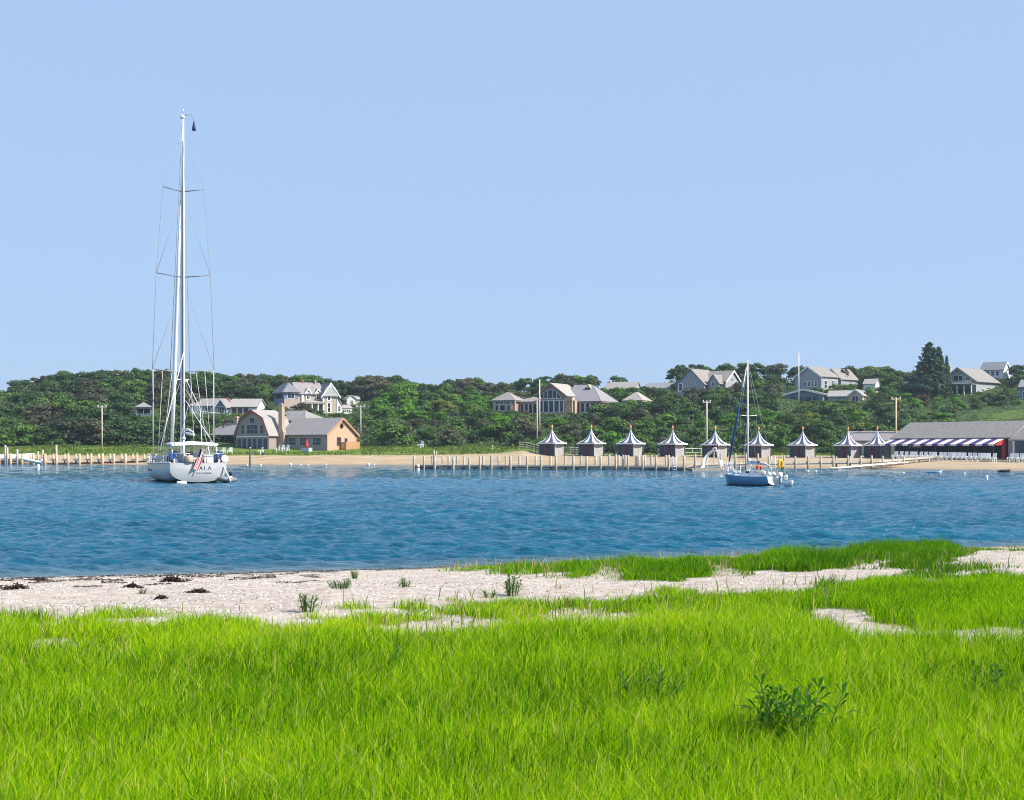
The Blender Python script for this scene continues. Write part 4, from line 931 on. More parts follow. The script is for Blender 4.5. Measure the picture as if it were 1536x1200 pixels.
def hull_mesh(L, B, H, n=14, full=.9, sheer=.15, tr=.8, flare=.18):
    """small open boat hull, +x = bow, stern at x=0; returns MB with closed outer skin and inner well"""
    m = MB(); ring = []
    for i in range(n+1):
        t = i/n; b_ = B/2*min(1, (1-t**3.2)*1.02)*(tr+(1-tr)*min(1, t*3)); b_ = max(b_, .015); zs = H*(1+sheer*t*t*2); zk = H*.05+H*.75*max(0, t-.72)**1.5*4
        ring.append([(t*L, -b_, zs), (t*L, -b_*.93, zs*.55), (t*L, -b_*.6, zk+H*.1), (t*L, 0, zk), (t*L, b_*.6, zk+H*.1), (t*L, b_*.93, zs*.55), (t*L, b_, zs),
                     (t*L, b_*.86, zs), (t*L, b_*.8, zs*.4), (t*L, -b_*.8, zs*.4), (t*L, -b_*.86, zs)])
    vs = [p for q in ring for p in q]; k = len(ring[0]); fs = []
    for i in range(n):
        for j in range(k): fs.append((i*k+j, i*k+(j+1) % k, (i+1)*k+(j+1) % k, (i+1)*k+j))
    fs.append((0, 1, 2, 3, 4, 5, 6, 7, 8, 9, 10)); m.add(vs, fs, 0, None, True); return m
def outboard(root, x, y, z, s=1, rz=0, col='black'):
    m = MB().lathe([(.05, 0), (.14, .03), (.17, .18), (.15, .34), (.05, .4)], 10, 0, (x, y, z), True, 1.3, .85); h_ = m.build('outboard_motor', M[col], root)
    MB().box(x-.07, x+.06, y-.05, y+.05, z-.5, z+.02).build('leg', M['alloy_dark'], h_); MB().tube([(x+.1, y, z+.2), (x+.55, y, z+.22)], .025, 6).build('tiller', M['black'], h_)
    return h_
c = P(20, 679, 262); c.z = zf1(c.x, c.y)+.25
r = empty('covered_boat', c+Vector((-3.6, 0, 0)), 0, 'long white covered boat laid up on the bank behind the dock', 'boat')
hull_mesh(7.6, 2.0, 1.05).build('hull', M['gel_white'], r); m = MB()
for i in range(8):
    x0, x1 = i*.93, (i+1)*.93; b0, b1 = [.95*(1-(x/7.6)**3)+.03 for x in (x0, x1)]; z0, z1 = [1.08+.3*(x/7.6)**2 for x in (x0, x1)]
    m.add([(x0, -b0, z0), (x1, -b1, z1), (x1, 0, z1+.38), (x0, 0, z0+.38), (x1, b1, z1), (x0, b0, z0)], [(0, 1, 2, 3), (3, 2, 4, 5)])
m.build('cover', M['white_cloth'], r)
for x in (1.5, 5.2): MB().box(x-.1, x+.1, -.8, .8, -.9, .1).build('chock', M['weathered_wood'], r)
c = P(49, 694.5, 254); c.z = .0; r = empty('skiff', c+Vector((1.5, 0, .05)), R(196), 'small white skiff with raised bow tied at the dock posts', 'boat')
hull_mesh(3.3, 1.4, .62).build('hull', M['gel_white'], r).rotation_euler = (0, R(-9), 0)
MB().box(1.0, 1.3, -.55, .55, .42, .47).build('thwart', M['teak'], r); MB().box(2.0, 2.25, -.48, .48, .5, .55).build('thwart', M['teak'], r); outboard(r, -.12, 0, .62, 1, 0, 'plastic_white')
def spar_buoy(px, pt, pb, rr, m, label, band=None, name='spar_buoy'):
    Y = F*CH/(pb-HY); c = P(px, pb, Y); c.z = 0; h = (pb-pt)*Y/F
    r = empty(name, c, 0, label, 'buoy'); MB().lathe([(rr*.9, -.5), (rr, .0), (rr, h*.8), (rr*.75, h*.97), (rr*.3, h)], 10).build('float', M[m], r)
    if band: MB().lathe([(rr*1.04, h*.45), (rr*1.04, h*.7)], 10).build('band', M[band], r)
    return r
spar_buoy(57.5, 696, 704, .19, 'plastic_white', 'white spar buoy floating under the skiff by the dock')
spar_buoy(627, 696.5, 706, .2, 'plastic_white', 'white spar buoy with orange band before the end of the pier', 'orange')
spar_buoy(1480, 713, 720, .14, 'plastic_white', 'white upright can buoy afloat far from the others before the beach hall')
# mooring balls
b0 = None
for px, py, rr, g_ in [(371, 699, .16, 0), (391, 699, .2, 0), (436, 698.6, .28, 0), (451, 698.5, .16, 0), (462, 698.6, .15, 0), (489, 698.5, .2, 0), (553, 698.4, .26, 0), (561, 698.6, .18, 0),
                       (1212, 708.5, .17, 1), (1224, 708.5, .17, 1), (1355, 711, .14, 1), (1410.5, 711, .12, 1), (1447, 711.5, .12, 1)]:
    Y = F*CH/(py-HY); c = P(px, py, Y); c.z = .04
    if b0 is None:
        b0 = empty('mooring_ball', c); b0['category'] = 'buoy'; MB().ball((0, 0, .45), 1.0, sz=.95).build('float', M['plastic_white'], b0); MB().tube([(0, 0, 1.3), (0, 0, 1.62)], .16, 6).build('stem', M['steel'], b0); b = b0
    else: b = dup(b0, c)
    b.scale = (rr, rr, rr); b['label'] = ('small white mooring ball floating off the sand beach near the gambrel house', 'small white mooring ball floating off the beach near the gangway and hall')[g_]; b['group'] = ('mooring balls off the gambrel house', 'mooring balls off the beach hall')[g_]
# low boats off the hall
c = P(1389, 709, F*CH/(709-HY)); c.z = -.02; r = empty('paddle_board', c, R(2), 'flat dark blue board drifting off the beach hall', 'board')
m = MB(); n = 20; vs = [];
for s, z in ((.9, .02), (1, .12), (.9, .2)):
    for i in range(n): t = 2*PI*i/n; vs.append((1.0+1.0*s*math.cos(t), .36*s*math.copysign(abs(math.sin(t))**.75, math.sin(t)), z))
m.add(vs, [(j*n+i, j*n+(i+1) % n, (j+1)*n+(i+1) % n, (j+1)*n+i) for j in range(2) for i in range(n)]+[tuple(range(n))[::-1], tuple(range(2*n, 3*n))]); m.build('deck', M['hull_blue'], r)
m = MB(); m.box(1.75, 1.95, -.16, .16, .2, .42); m.build('seat_block', M['plastic_white'], r)
c = P(1497, 708, F*CH/(708-HY)); c.z = -.1; r = empty('rowing_boat', c, R(3), 'low dark rowing boat afloat off the end of the beach hall', 'boat')
hull_mesh(1.55, .8, .36).build('hull', M['black'], r); MB().box(.5, .65, -.3, .3, .26, .3).build('thwart', M['teak'], r); MB().tube([(.2, -.5, .4), (1.3, .5, .42)], .02, 5).build('oar', M['teak'], r)

# row of chairs in front of the hall
first = None; hx = [(1343+i*7.35) for i in range(21)]+[1516, 1523, 1531]
for i, px in enumerate(hx):
    Y = float(np.interp(px, [1343, 1490, 1536], [238, 218, 214])); c = P(px, 688, Y); c.z = zf1(c.x, c.y)+.1
    rz = R(random.uniform(-55, -20)); g_ = 'white beach chairs under the awning' if px < 1500 else 'white chairs by the end block of the hall'
    lab = 'white slatted beach chair in the long row before the striped awning' if px < 1500 else 'white slatted beach chair outside the open porch at the hall end'
    if first is None: first = chair(c, rz, lab, g_, s=1.12)
    else: dup(first, c, rz, label=lab, group=g_)
# garden furniture by the gambrel house
def at_far(px, Y): 
    c = P(px, 0, Y); c.z = zf1(c.x, c.y); return c
c = at_far(460, 275.5); r = empty('parasol', c, 0, 'closed red parasol standing in a white table by the shingled wing', 'parasol')
MB().tube([(0, 0, 0), (0, 0, 2.5)], .04, 6).build('pole', M['trim_white'], r)
MB().lathe([(.42, .95), (.5, 1.0), (.3, 1.5), (.2, 2.0), (.1, 2.4), (.02, 2.6)], 12).build('canopy', M['red_cloth'], r)
c = at_far(460, 275.5); r = empty('garden_table', c, R(-35), 'pale blue covered garden table under the red parasol', 'table')
MB().box(-1.05, 1.05, -.5, .5, .72, .78).build('tabletop', M['white_wall'], r); MB().box(-1.0, 1.0, -.46, .46, .05, .719).build('cloth', M['sky_cloth'], r) if 'sky_cloth' in M else None
for x in (-.98, .98):
    for y in (-.44, .44): MB().box(x-.04, x+.04, y-.04, y+.04, -.1, .719).build('leg', M['trim_white'], r)
for px, lab in ((334, 'blue white garden chair on the lawn before the porch of the gambrel house'), (345, 'pale garden chair on the lawn at the gambrel house corner'), (391, 'cream garden chair at the edge of the lawn right of the gambrel doors'), (416, 'white garden chair by the wing door, nearest the big chimney'), (423, 'white garden chair second along from the big chimney'), (430, 'white garden chair under the first wing window, third from the chimney')):
    dup(first, at_far(px, 271 if px < 400 else 277), R(random.uniform(-60, 20)), label=lab, group='garden chairs at the gambrel house')
c = at_far(631, 283); dup(first, c, R(-40), (1.2, 1.2, 1.3), label='lone white chair in the grass before the trees behind the pier end', group=' ').pop('group')

# ------------------------------------------------------------------ people
def figure(name, c, rz, joints, edges, radii, label, parts, scale=1):
    me = bpy.data.meshes.new(name); me.from_pydata(joints, edges, []); o = link(name, me)
    bpy.context.view_layer.objects.active = o
    sk = o.modifiers.new('skin', 'SKIN'); 
    for i, rr in enumerate(radii): me.skin_vertices[0].data[i].radius = (rr, rr) if me.skin_vertices else (rr, rr)
    return o
def person(c, rz, label, J, shirt, shorts, hat=None):
    """one continuous body grown along its skeleton; J: joint positions"""
    names = ['pel', 'waist', 'chest', 'neck', 'head', 'top', 'shL', 'elL', 'haL', 'shR', 'elR', 'haR', 'hiL', 'knL', 'anL', 'toL', 'hiR', 'knR', 'anR', 'toR']
    rad_ = dict(pel=.13, waist=.125, chest=.15, neck=.055, head=.095, top=.08, shL=.065, shR=.065, elL=.045, elR=.045, haL=.035, haR=.035, hiL=.095, hiR=.095, knL=.06, knR=.06, anL=.042, anR=.042, toL=.035, toR=.035)
    E = [('pel','waist'),('waist','chest'),('chest','neck'),('neck','head'),('head','top'),('chest','shL'),('shL','elL'),('elL','haL'),('chest','shR'),('shR','elR'),('elR','haR'),('pel','hiL'),('hiL','knL'),('knL','anL'),('anL','toL'),('pel','hiR'),('hiR','knR'),('knR','anR'),('anR','toR')]
    def grow(nm, keys, fat, mats):
        vs = [J[k] for k in keys]; es = [(keys.index(a), keys.index(b)) for a, b in E if a in keys and b in keys]
        me = bpy.data.meshes.new(nm); me.from_pydata(vs, es, []); o = bpy.data.objects.new(nm, me); COL.objects.link(o)
        md = o.modifiers.new('skin', 'SKIN'); sd = me.skin_vertices[0].data if len(me.skin_vertices) else None
        if sd is None:
            bm = bmesh.new(); bm.from_mesh(me); ly = bm.verts.layers.skin.verify()
            for i, v in enumerate(bm.verts): v[ly].radius = (rad_[keys[i]]+fat,)*2; v[ly].use_root = (i == 0)
            bm.to_mesh(me); bm.free()
        else:
            for i, k in enumerate(keys): sd[i].radius = (rad_[k]+fat,)*2; sd[i].use_root = (i == 0)
        s2 = o.modifiers.new('sub', 'SUBSURF'); s2.levels = s2.render_levels = 2
        dg = bpy.context.evaluated_depsgraph_get(); m2 = bpy.data.meshes.new_from_object(o.evaluated_get(dg)); bpy.data.objects.remove(o)
        m2.materials.clear(); m2.materials.append(mats); 
        for p in m2.polygons: p.use_smooth = True
        return m2
    body = link('person', grow('person', names, 0, M['skin'])); body.location = c; body.rotation_euler = (0, 0, rz); tag(body, label, 'person')
    link('shirt', grow('shirt', ['waist', 'chest', 'shL', 'elL', 'shR', 'elR'], .03, M[shirt]), body)
    link('shorts', grow('shorts', ['pel', 'hiL', 'knL', 'hiR', 'knR'], .03, M[shorts]), body)
    h = Vector(J['top']); hr = MB().ball((h.x, h.y+.02, h.z+.0), .115, sz=.8); hr.build('hair', M['hair'], body)
    hd = Vector(J['head']); f = MB()
    f.prism([(-.018, 0), (.018, 0), (0, .05)], hd.y-.125, hd.y-.09, 0, 'y', Matrix.Translation((hd.x, 0, hd.z-.02))); f.build('nose', M['skin'], body)
    for s in (-.035, .035): MB().ball((hd.x+s, hd.y-.09, hd.z+.02), .014).build('eye', M['black'], body)
    MB().box(hd.x-.03, hd.x+.03, hd.y-.098, hd.y-.085, hd.z-.055, hd.z-.045).build('mouth', M['red_cloth'], body)
    for s in (-1, 1):
        k = 'haL' if s < 0 else 'haR'; e = 'elL' if s < 0 else 'elR'; p = Vector(J[k]); d = (p-Vector(J[e])).normalized(); fm = MB()
        for i in range(4):
            off = Vector((0, -.03+i*.02, 0)); fm.tube([p+off, p+off+d*(.07+.02*(i in (1, 2))), p+off+d*.09+Vector((0, -.02, -.02))], [.011, .01, .007], 5)
        fm.tube([p-d*.02, p+Vector((-.02*s, -.06, -.03))], [.013, .009], 5); fm.build('hand', M['skin'], body)
    return body
J = dict(pel=(0, 0, .92), waist=(0, 0, 1.05), chest=(0, .01, 1.32), neck=(0, -.02, 1.48), head=(0, -.05, 1.6), top=(0, -.04, 1.69), shL=(-.19, 0, 1.38), elL=(-.25, .08, 1.12), haL=(-.25, -.06, .9), shR=(.19, 0, 1.38), elR=(.25, -.03, 1.11), haR=(.26, -.2, .95),
         hiL=(-.1, 0, .86), knL=(-.11, -.16, .5), anL=(-.11, -.12, .09), toL=(-.11, -.28, .04), hiR=(.1, .02, .86), knR=(.11, .06, .5), anR=(.11, .24, .12), toR=(.11, .12, .04))
c = at_far(395, 264.5); person(c, R(-70), 'person in white shirt and dark shorts walking along the sand beach', J, 'white_cloth', 'denim')
#@@NEXT
# ------------------------------------------------------------------ the big sloop at anchor
def text_mesh(txt, size, m, parent, fn, name='lettering'):
    cu = bpy.data.curves.new(name, 'FONT'); cu.body = txt; cu.size = size; cu.align_x = 'CENTER'; cu.align_y = 'CENTER'; cu.space_character = 1.25; cu.extrude = .004
    o = bpy.data.objects.new(name, cu); COL.objects.link(o); dg = bpy.context.evaluated_depsgraph_get()
    me = bpy.data.meshes.new_from_object(o.evaluated_get(dg)); bpy.data.objects.remove(o); bpy.data.curves.remove(cu)
    for v in me.vertices: v.co = Vector(fn(v.co.x, v.co.y, v.co.z))
    me.materials.clear(); me.materials.append(M[m]); return link(name, me, parent)
def loft(m, rings, closed=False, mi=lambda j: 0, smooth=True, flip=False):
    k = len(rings[0]); o = len(m.v); 
    for rg in rings: m.v.extend([tuple(p) for p in rg])
    for i in range(len(rings)-1):
        for j in range(k if closed else k-1):
            a, b_, c_, d = o+i*k+j, o+i*k+(j+1) % k, o+(i+1)*k+(j+1) % k, o+(i+1)*k+j
            m.f.append([a, d, c_, b_] if flip else [a, b_, c_, d]); m.mi.append(mi(j)); m.sm.append(smooth)
def rope(root, pts, r=.018, m='rope', name='stay', n=5):
    return MB().tube(pts, r, n).build(name, M[m], root)
def sloop():
    Ys = 117.7; c = P(297.5, 0, Ys); c.z = 0; H = R(21)             # heading: bow away and a little left
    r = empty('sailing_yacht', c, H, 'large white sailing yacht with very tall mast seen from its stern, flag on the transom', 'sailing boat')
    L = 21.5; N = 26
    def half(t): return 2.3+(2.82-2.3)*math.sin(min(1, t/.42)*PI/2) if t < .42 else 2.82*math.sqrt(max(0, 1-((t-.42)/.58)**2.1))
    def sheer(t): return 1.72-.22*math.sin(PI*min(1, t*1.05))*.6+.12*max(0, t-.7)
    def ring(t):
        b_ = max(half(t), .02); s = sheer(t); k = -.75*math.sin(PI*min(1, .08+t*1.0))+.06*(1-t); f = max(0, (t-.55)/.45)
        P_ = [(1.0, s), (1.015-.25*f, s*.72), (1.0-.4*f, s*.46), (.93-.5*f, s*.22), (.80-.5*f, .14+.02*(1-t)), (.62-.4*f, .04-.05*(1-abs(2*t-1))), (.34-.25*f, k*.55+.03), (0, k)]
        if t < .12:                                                # counter: the stern lifts clear of the water
            q = t/.12; U = [(1.0, s), (1.02, s*.76), (1.0, s*.55), (.92, .64), (.78, .40), (.58, .22), (.30, .12), (0, .09)]
            P_ = [((1-q)*a[0]+q*b2[0], (1-q)*a[1]+q*b2[1]) for a, b2 in zip(U, P_)]
        y = t*L; full = [(-x*b_, y, z) for x, z in P_]+[(x*b_, y, z) for x, z in P_[::-1][1:]]
        return full
    rings = [ring(i/N) for i in range(N+1)]
    m = MB(); loft(m, rings, mi=lambda j: 1 if 4 <= j <= 9 else 0)
    # transom: slightly bowed cap
    tr = rings[0]; o = len(m.v); cz = 1.0; 
    inner = [(x*.55, -.16, .95+(z-.95)*.55) for x, y, z in tr]; core = [(0, -.2, .95)]
    m.v.extend(tr); m.v.extend(inner); m.v.append(core[0]); k = len(tr)
    for j in range(k):
        j2 = (j+1) % k
        m.f.append([o+j, o+j2, o+k+j2, o+k+j][::-1]); m.mi.append(0); m.sm.append(True); m.f.append([o+k+j, o+k+j2, o+2*k][::-1]); m.mi.append(0); m.sm.append(True)
    hull = m.build('hull', [M['hull_white'], M['antifoul']], r)
    # three dark hull ports on the quarter
    for t in (.40, .455, .51):
        y = t*L; x = -half(t)*1.012-.012; MB().box(x-.02, x+.03, y-.26, y+.26, .92, 1.14).build('porthole', M['glass'], hull)
    def ft(x, y, z):                                                # wrap the letters on the bowed transom
        return (x, -.19-z+.015*abs(x), 1.25+y)
    text_mesh('KALA', .5, 'navy', hull, lambda x, y, z: ft(x+.36, y, z))
    for i in range(7): MB().box(-.22+i*.19, -.22+i*.19+.13, -.205, -.185, .83, .91).build('hailing_port', M['alloy_dark'], hull)
    # deck, cove stripe
    m = MB(); loft(m, [[(-half(i/N)*.985, i/N*L, sheer(i/N)-.03), (0, i/N*L, sheer(i/N)+.05), (half(i/N)*.985, i/N*L, sheer(i/N)-.03)] for i in range(N+1)], smooth=False, flip=True)
    m.build('deck', M['teak'], r)
    for s in (-1, 1): MB().tube([(s*half(i/N), i/N*L, sheer(i/N)+.03) for i in range(N+1)], .06, 5).build('toe_rail', M['teak'] if 0 else M['gel_white'], r)
    # coachroof with dark windows
    m = MB(); rr = []
    for t, w, h in ((.30, 1.55, .55), (.34, 1.7, .68), (.5, 1.6, .66), (.62, 1.25, .5), (.70, .7, .12)):
        y = t*L; z = sheer(t); rr.append([(-w, y, z-.05), (-w*.9, y, z+h*.8), (-w*.6, y, z+h), (w*.6, y, z+h), (w*.9, y, z+h*.8), (w, y, z-.05)])
    loft(m, rr, smooth=False, flip=True); m.f.append([0, 1, 2, 3, 4, 5]); m.mi.append(0); m.sm.append(False); cr = m.build('coachroof', M['gel_white'], r)
    for s in (-1, 1):
        MB().box(s*1.62-.03, s*1.62+.03, 7.6, 10.4, 1.98, 2.2).build('cabin_window', M['glass'], cr)
    # cockpit: coamings, seats, wheels
    for s in (-1, 1):
        MB().box(s*1.75-.16, s*1.75+.16, .8, 6.4, 1.55, 2.05).build('coaming', M['gel_white'], r)
        MB().box(s*1.25-.35, s*1.25+.34, 1.0, 6.0, 1.7, 1.86).build('seat_cushion', M['blue_cloth'], r)
        w = MB().box(s*.75-.1, s*.75+.1, 2.2, 2.45, 1.7, 2.55).build('pedestal', M['gel_white'], r); q = MB()
        for a in range(16): q.tube([(s*.75+.46*math.cos(a*PI/8), 2.1, 2.5+.46*math.sin(a*PI/8)), (s*.75+.46*math.cos((a+1)*PI/8), 2.1, 2.5+.46*math.sin((a+1)*PI/8))], .025, 5)
        for a in range(3): q.tube([(s*.75+.46*math.cos(a*PI/3), 2.1, 2.5+.46*math.sin(a*PI/3)), (s*.75-.46*math.cos(a*PI/3), 2.1, 2.5-.46*math.sin(a*PI/3))], .02, 5)
        q.build('steering_wheel', M['alloy_dark'], w)
    MB().box(-1.4, 1.4, 6.2, 6.4, 1.7, 2.5).build('bulkhead', M['gel_white'], r); MB().box(-.4, .4, 6.12, 6.19, 1.75, 2.6).build('companionway', M['dark_inside'], r)
    MB().box(-.95, .1, .35, .8, 1.68, 2.15).build('stern_locker', M['gel_white'], r); MB().box(.55, 1.3, .3, .75, 1.7, 2.4).build('grill_box', M['gel_white'], r)
    MB().box(-.2, .5, .3, .7, 1.7, 2.0).build('winch_box', M['navy'], r)
    MB().lathe([(.28, 0), (.36, .1), (.36, .5), (.26, .62)], 14, 0, (-.75, .05, 1.72)).build('life_ring_case', M['cream'], r)
    for x, y, h_, n_ in ((-2.05, 1.9, .85, 'blue_cloth'), (-1.55, 2.6, .95, 'blue_cloth'), (1.95, 1.6, .95, 'blue_cloth'), (1.55, .9, .6, 'navy')):
        MB().lathe([(.2, 0), (.3, .1), (.27, h_*.6), (.14, h_), (.03, h_+.05)], 10, 0, (x, y, 1.72)).build('sail_bag', M[n_], r)
    for x, y in ((-2.3, 7.6), (-2.35, 8.5), (2.35, 1.2)): MB().tube([(x, y-.4, 2.05), (x, y+.4, 2.05)], .3, 10).build('life_raft' if x < 0 else 'fender', M['plastic_white'], r)
    # hardtop on raked posts with clear side screens
    m = MB(); rr = []
    for y, w, z in ((2.0, 1.9, 3.22), (2.1, 2.02, 3.32), (4.6, 2.05, 3.42), (6.9, 1.9, 3.3), (7.0, 1.8, 3.24)):
        rr.append([(-w, y, z-.1), (-w*.98, y, z), (0, y, z+.14), (w*.98, y, z), (w, y, z-.1), (0, y, z+.02)])
    loft(m, rr, True, flip=True); m.f.append([0, 1, 2, 3, 4, 5]); m.mi.append(0); m.sm.append(False); m.build('hardtop', M['gel_white'], r)
    for s in (-1, 1):
        MB().tube([(s*1.85, 2.3, 1.9), (s*1.85, 2.3, 3.2)], .06, 6).build('hardtop_post', M['alloy'], r); MB().tube([(s*2.0, 6.3, 1.8), (s*1.8, 6.7, 3.25)], .06, 6).build('hardtop_post', M['alloy'], r)
        MB().add([(s*1.9, 4.2, 2.06), (s*1.9, 6.6, 2.1), (s*1.85, 6.7, 3.2), (s*1.85, 4.4, 3.25)], [(0, 1, 2, 3)]).build('side_screen', M['clear'], r)
    MB().add([(-1.8, 6.8, 2.2), (1.8, 6.8, 2.2), (1.75, 6.85, 3.2), (-1.75, 6.85, 3.2)], [(0, 1, 2, 3)]).build('windscreen', M['clear'], r)
    # rig
    My = 9.4; top = 32.55; dk = 2.3; sp = [(9.75, 2.72), (18.3, 2.38), (26.0, 1.8)]
    MB().tube([(0, My, 1.6), (0, My, 9), (0, My, 26), (0, My, top)], [.21, .21, .18, .13], 10).build('mast', M['alloy'], r)
    MB().tube([(-.02, My-.2, 2.9), (-.02, My-.2, 26), (0, My-.15, top-2)], [.09, .07, .05], 6).build('mast_track', M['alloy_dark'], r)
    h_ = MB().lathe([(.1, 0), (.2, .05), (.23, .2), (.12, .33), (.04, .4)], 12, 0, (0, My, top)); h_.build('masthead_dome', M['plastic_white'], r)
    MB().tube([(0, My, top+.4), (.1, My, top+1.0)], .03, 5).build('antenna', M['steel'], r); MB().tube([(.05, My, top+.25), (.75, My, top+.55)], .03, 5).build('wind_vane', M['alloy_dark'], r)
    for z, w in sp:
        for s in (-1, 1): MB().tube([(0, My, z), (s*w, My-.5, z+.25)], [.06, .04], 6).build('spreader', M['wire'] if z < 12 else M['alloy_dark'], r)
    for x in (-1, 1): MB().tube([(0, My, 9.1), (x*.52, My-.25, 9.1)], .06, 6).build('radar_bracket', M['gel_white'], r)
    MB().lathe([(.3, 0), (.33, .1), (.25, .28)], 12, 0, (.25, My+.5, 8.9)).build('radar_dome', M['gel_white'], r)
    tips = lambda s, i: (s*sp[i][1], My-.5, sp[i][0]+.25)
    for s in (-1, 1):
        ch = (s*2.75, My-.6, 1.7)
        rope(r, [ch, tips(s, 0)], .024, 'wire', 'shroud'); rope(r, [tips(s, 0), tips(s, 1), tips(s, 2), (0, My, top-1.2)], .02, 'wire', 'shroud')
        rope(r, [ch, (0, My, 9.5)], .022, 'wire', 'shroud'); rope(r, [tips(s, 0), (0, My, 18.0)], .018, 'wire', 'shroud'); rope(r, [tips(s, 1), (0, My, 25.8)], .018, 'wire', 'shroud')
        # pale covered halyards and flag lines from the lowest spreader
        for f, g_ in ((.97, 2.66), (.66, 2.3), (.35, 1.95)) if s < 0 else ((.98, 2.6), (.7, 2.45), (.42, 2.2), (.25, .95)):
            rope(r, [(s*sp[0][1]*f, My-.5*f, sp[0][0]+.24*f), (s*g_, My-.9, 1.9)], .024, 'rope', 'halyard')
    MB().tube([(-.06, My+.2, 27), (-.1, My+2.6, 18), (-.1, My+5.2, 8), (-.1, My+6.6, 3)], [.06, .16, .2, .14], 8).build('furled_sail', M['white_cloth'], r)
    rope(r, [(0, My, top-.3), (0, L-.3, 1.75)], .035, 'wire', 'forestay')
    rope(r, [(0, My-.1, top), (0, 4.5, 7.5)], .022, 'wire', 'backstay')
    for s in (-1, 1): rope(r, [(0, 4.5, 7.5), (s*1.9, .2, 1.8)], .03, 'wire', 'backstay')
    rope(r, [(-.1, 8, 11.5), (-2.6, 4.4, 2.8)], .04, 'white_cloth', 'lazy_line'); rope(r, [(.3, My-.3, 9), (1.1, 6.5, 6.5), (1.2, 5.5, 2.2)], .03, 'white_cloth', 'lazy_line')
    rope(r, [(.25, My-.2, 8.2), (1.2, 7, 6.2), (2.6, 5, 6.0)], .025, 'white_cloth', 'lazy_line'); rope(r, [(.25, My-.2, 7.2), (1.3, 5, 4.5), (2.7, 3.5, 1.9)], .032, 'white_cloth', 'lazy_line')
    bm_ = MB().tube([(0, My-.3, 4.35), (0, 2.4, 4.1)], .1, 8).build('boom', M['alloy'], r); MB().tube([(0, My-.4, 4.62), (0, 5.5, 4.55), (0, 2.8, 4.3)], [.1, .12, .06], 8).build('furled_mainsail', M['white_cloth'], bm_)
    # white deck davit post with a knob, flag staff and flag
    q = MB().tube([(-1.15, .35, 1.75), (-1.15, .35, 3.65)], .085, 8); q.ball((-1.15, .35, 3.75), .16); q.build('davit', M['gel_white'], r)
    MB().tube([(.05, .05, 1.75), (.35, -.35, 3.1)], .035, 6).build('flag_staff', M['teak'], r)
    m = MB(); nx, nz = 8, 13; vs = []
    for i in range(nz+1):                                           # drooping ensign: stripes follow the cloth
        for j in range(nx+1):
            u, v = j/nx, i/nz; x = .30-.42*v-.2*v*v+(u-.5)*(.5+.3*v)*(.75 if v < .6 else .75-.5*(v-.6)); z = 2.85-1.6*v-.25*u*v; y = -.38+.12*math.sin(u*9+v*3)-.05*v
            vs.append((x, y, z))
    fs = []; mi = []
    for i in range(nz):
        for j in range(nx): fs.append((i*(nx+1)+j, i*(nx+1)+j+1, (i+1)*(nx+1)+j+1, (i+1)*(nx+1)+j)); mi.append(2 if (i < 5 and j < 3) else (j % 2))
    m.v = vs; m.f = [list(f) for f in fs]; m.mi = mi; m.sm = [True]*len(fs); m.build('flag', [M['red_cloth'], M['white_cloth'], M['navy']], r)
    # dark pennant hanging at the masthead
    rope(r, [(.75, My, top+.5), (1.0, My, top-.1)], .02, 'alloy_dark', 'pennant_line')
    MB().lathe([(.02, 0), (.08, -.2), (.16, -.6), (.2, -.85), (.05, -.9)], 8, 0, (1.0, My, top-.1)).build('pennant', M['navy'], r)
    # guard rails
    for s in (-1, 1):
        for i in range(2, 12):
            t = i/12.5; MB().tube([(s*half(t)*.97, t*L, sheer(t)), (s*half(t)*.97, t*L, sheer(t)+.72)], .025, 5).build('stanchion', M['steel'], r)
        for dz in (.38, .7): rope(r, [(s*half(t)*.97, t*L, sheer(t)+dz) for t in [i/12.5 for i in range(1, 13)]], .014, 'wire', 'guard_wire')
        MB().tube([(s*.7, .1, 1.75), (s*.7, .1, 2.5), (s*2.2, .15, 2.5), (s*2.25, 1.6, 2.45), (s*2.25, 1.6, 1.75)], .03, 6).build('stern_rail', M['steel'], r)
    MB().tube([(2.0, .2, 1.7), (2.3, -.5, .8), (2.5, -1.2, .15)], .06, 6).build('boarding_rope', M['plastic_white'], r)
    return c, H
yc, yh = sloop()
c = P(348, 0, 118.5); c.z = .0
r = empty('dinghy', c+Vector((-.45, 1.4, 0)), R(-95), 'small grey inflatable dinghy with outboard tied beside the big yacht', 'dinghy'); r.scale = (.85, .85, .85)
m = MB(); m.tube([(-.1, .55, .32), (1.8, .58, .33), (2.4, .4, .42), (2.65, 0, .48), (2.4, -.4, .42), (1.8, -.58, .33), (-.1, -.55, .32)], .22, 10); m.build('tube_hull', M['rubber'], r)
MB().box(.1, 2.1, -.4, .4, .12, .2).build('floor', M['navy'], r); MB().box(.95, 1.2, -.45, .45, .5, .55).build('thwart', M['teak'], r); MB().box(-.02, .06, -.4, .4, .12, .62).build('transom', M['alloy_dark'], r)
outboard(r, -.18, 0, .72, 1); MB().lathe([(.16, 0), (.2, .1), (.2, .3), (.1, .36)], 10, 0, (.5, .2, .3)).build('fuel_can', M['plastic_white'], r); MB().lathe([(.16, 0), (.2, .1), (.1, .3)], 10, 0, (1.6, -.15, .3)).build('line_bag', M['plastic_white'], r)
for px, py, lab in ((272.5, 725.5, 'white fender float on the water under the yacht transom'), (331, 722.5, 'white fender float at the yacht corner nearest the dinghy')):
    Y = F*CH/(py-HY)-.3; c = P(px, 0, Y); c.z = .06; b = empty('fender_float', c, R(30), lab, 'fender'); MB().tube([(-.42, 0, 0), (-.36, 0, 0), (.36, 0, .02), (.42, 0, .02)], [.05, .16, .16, .05], 10).build('float', M['plastic_white'], b)

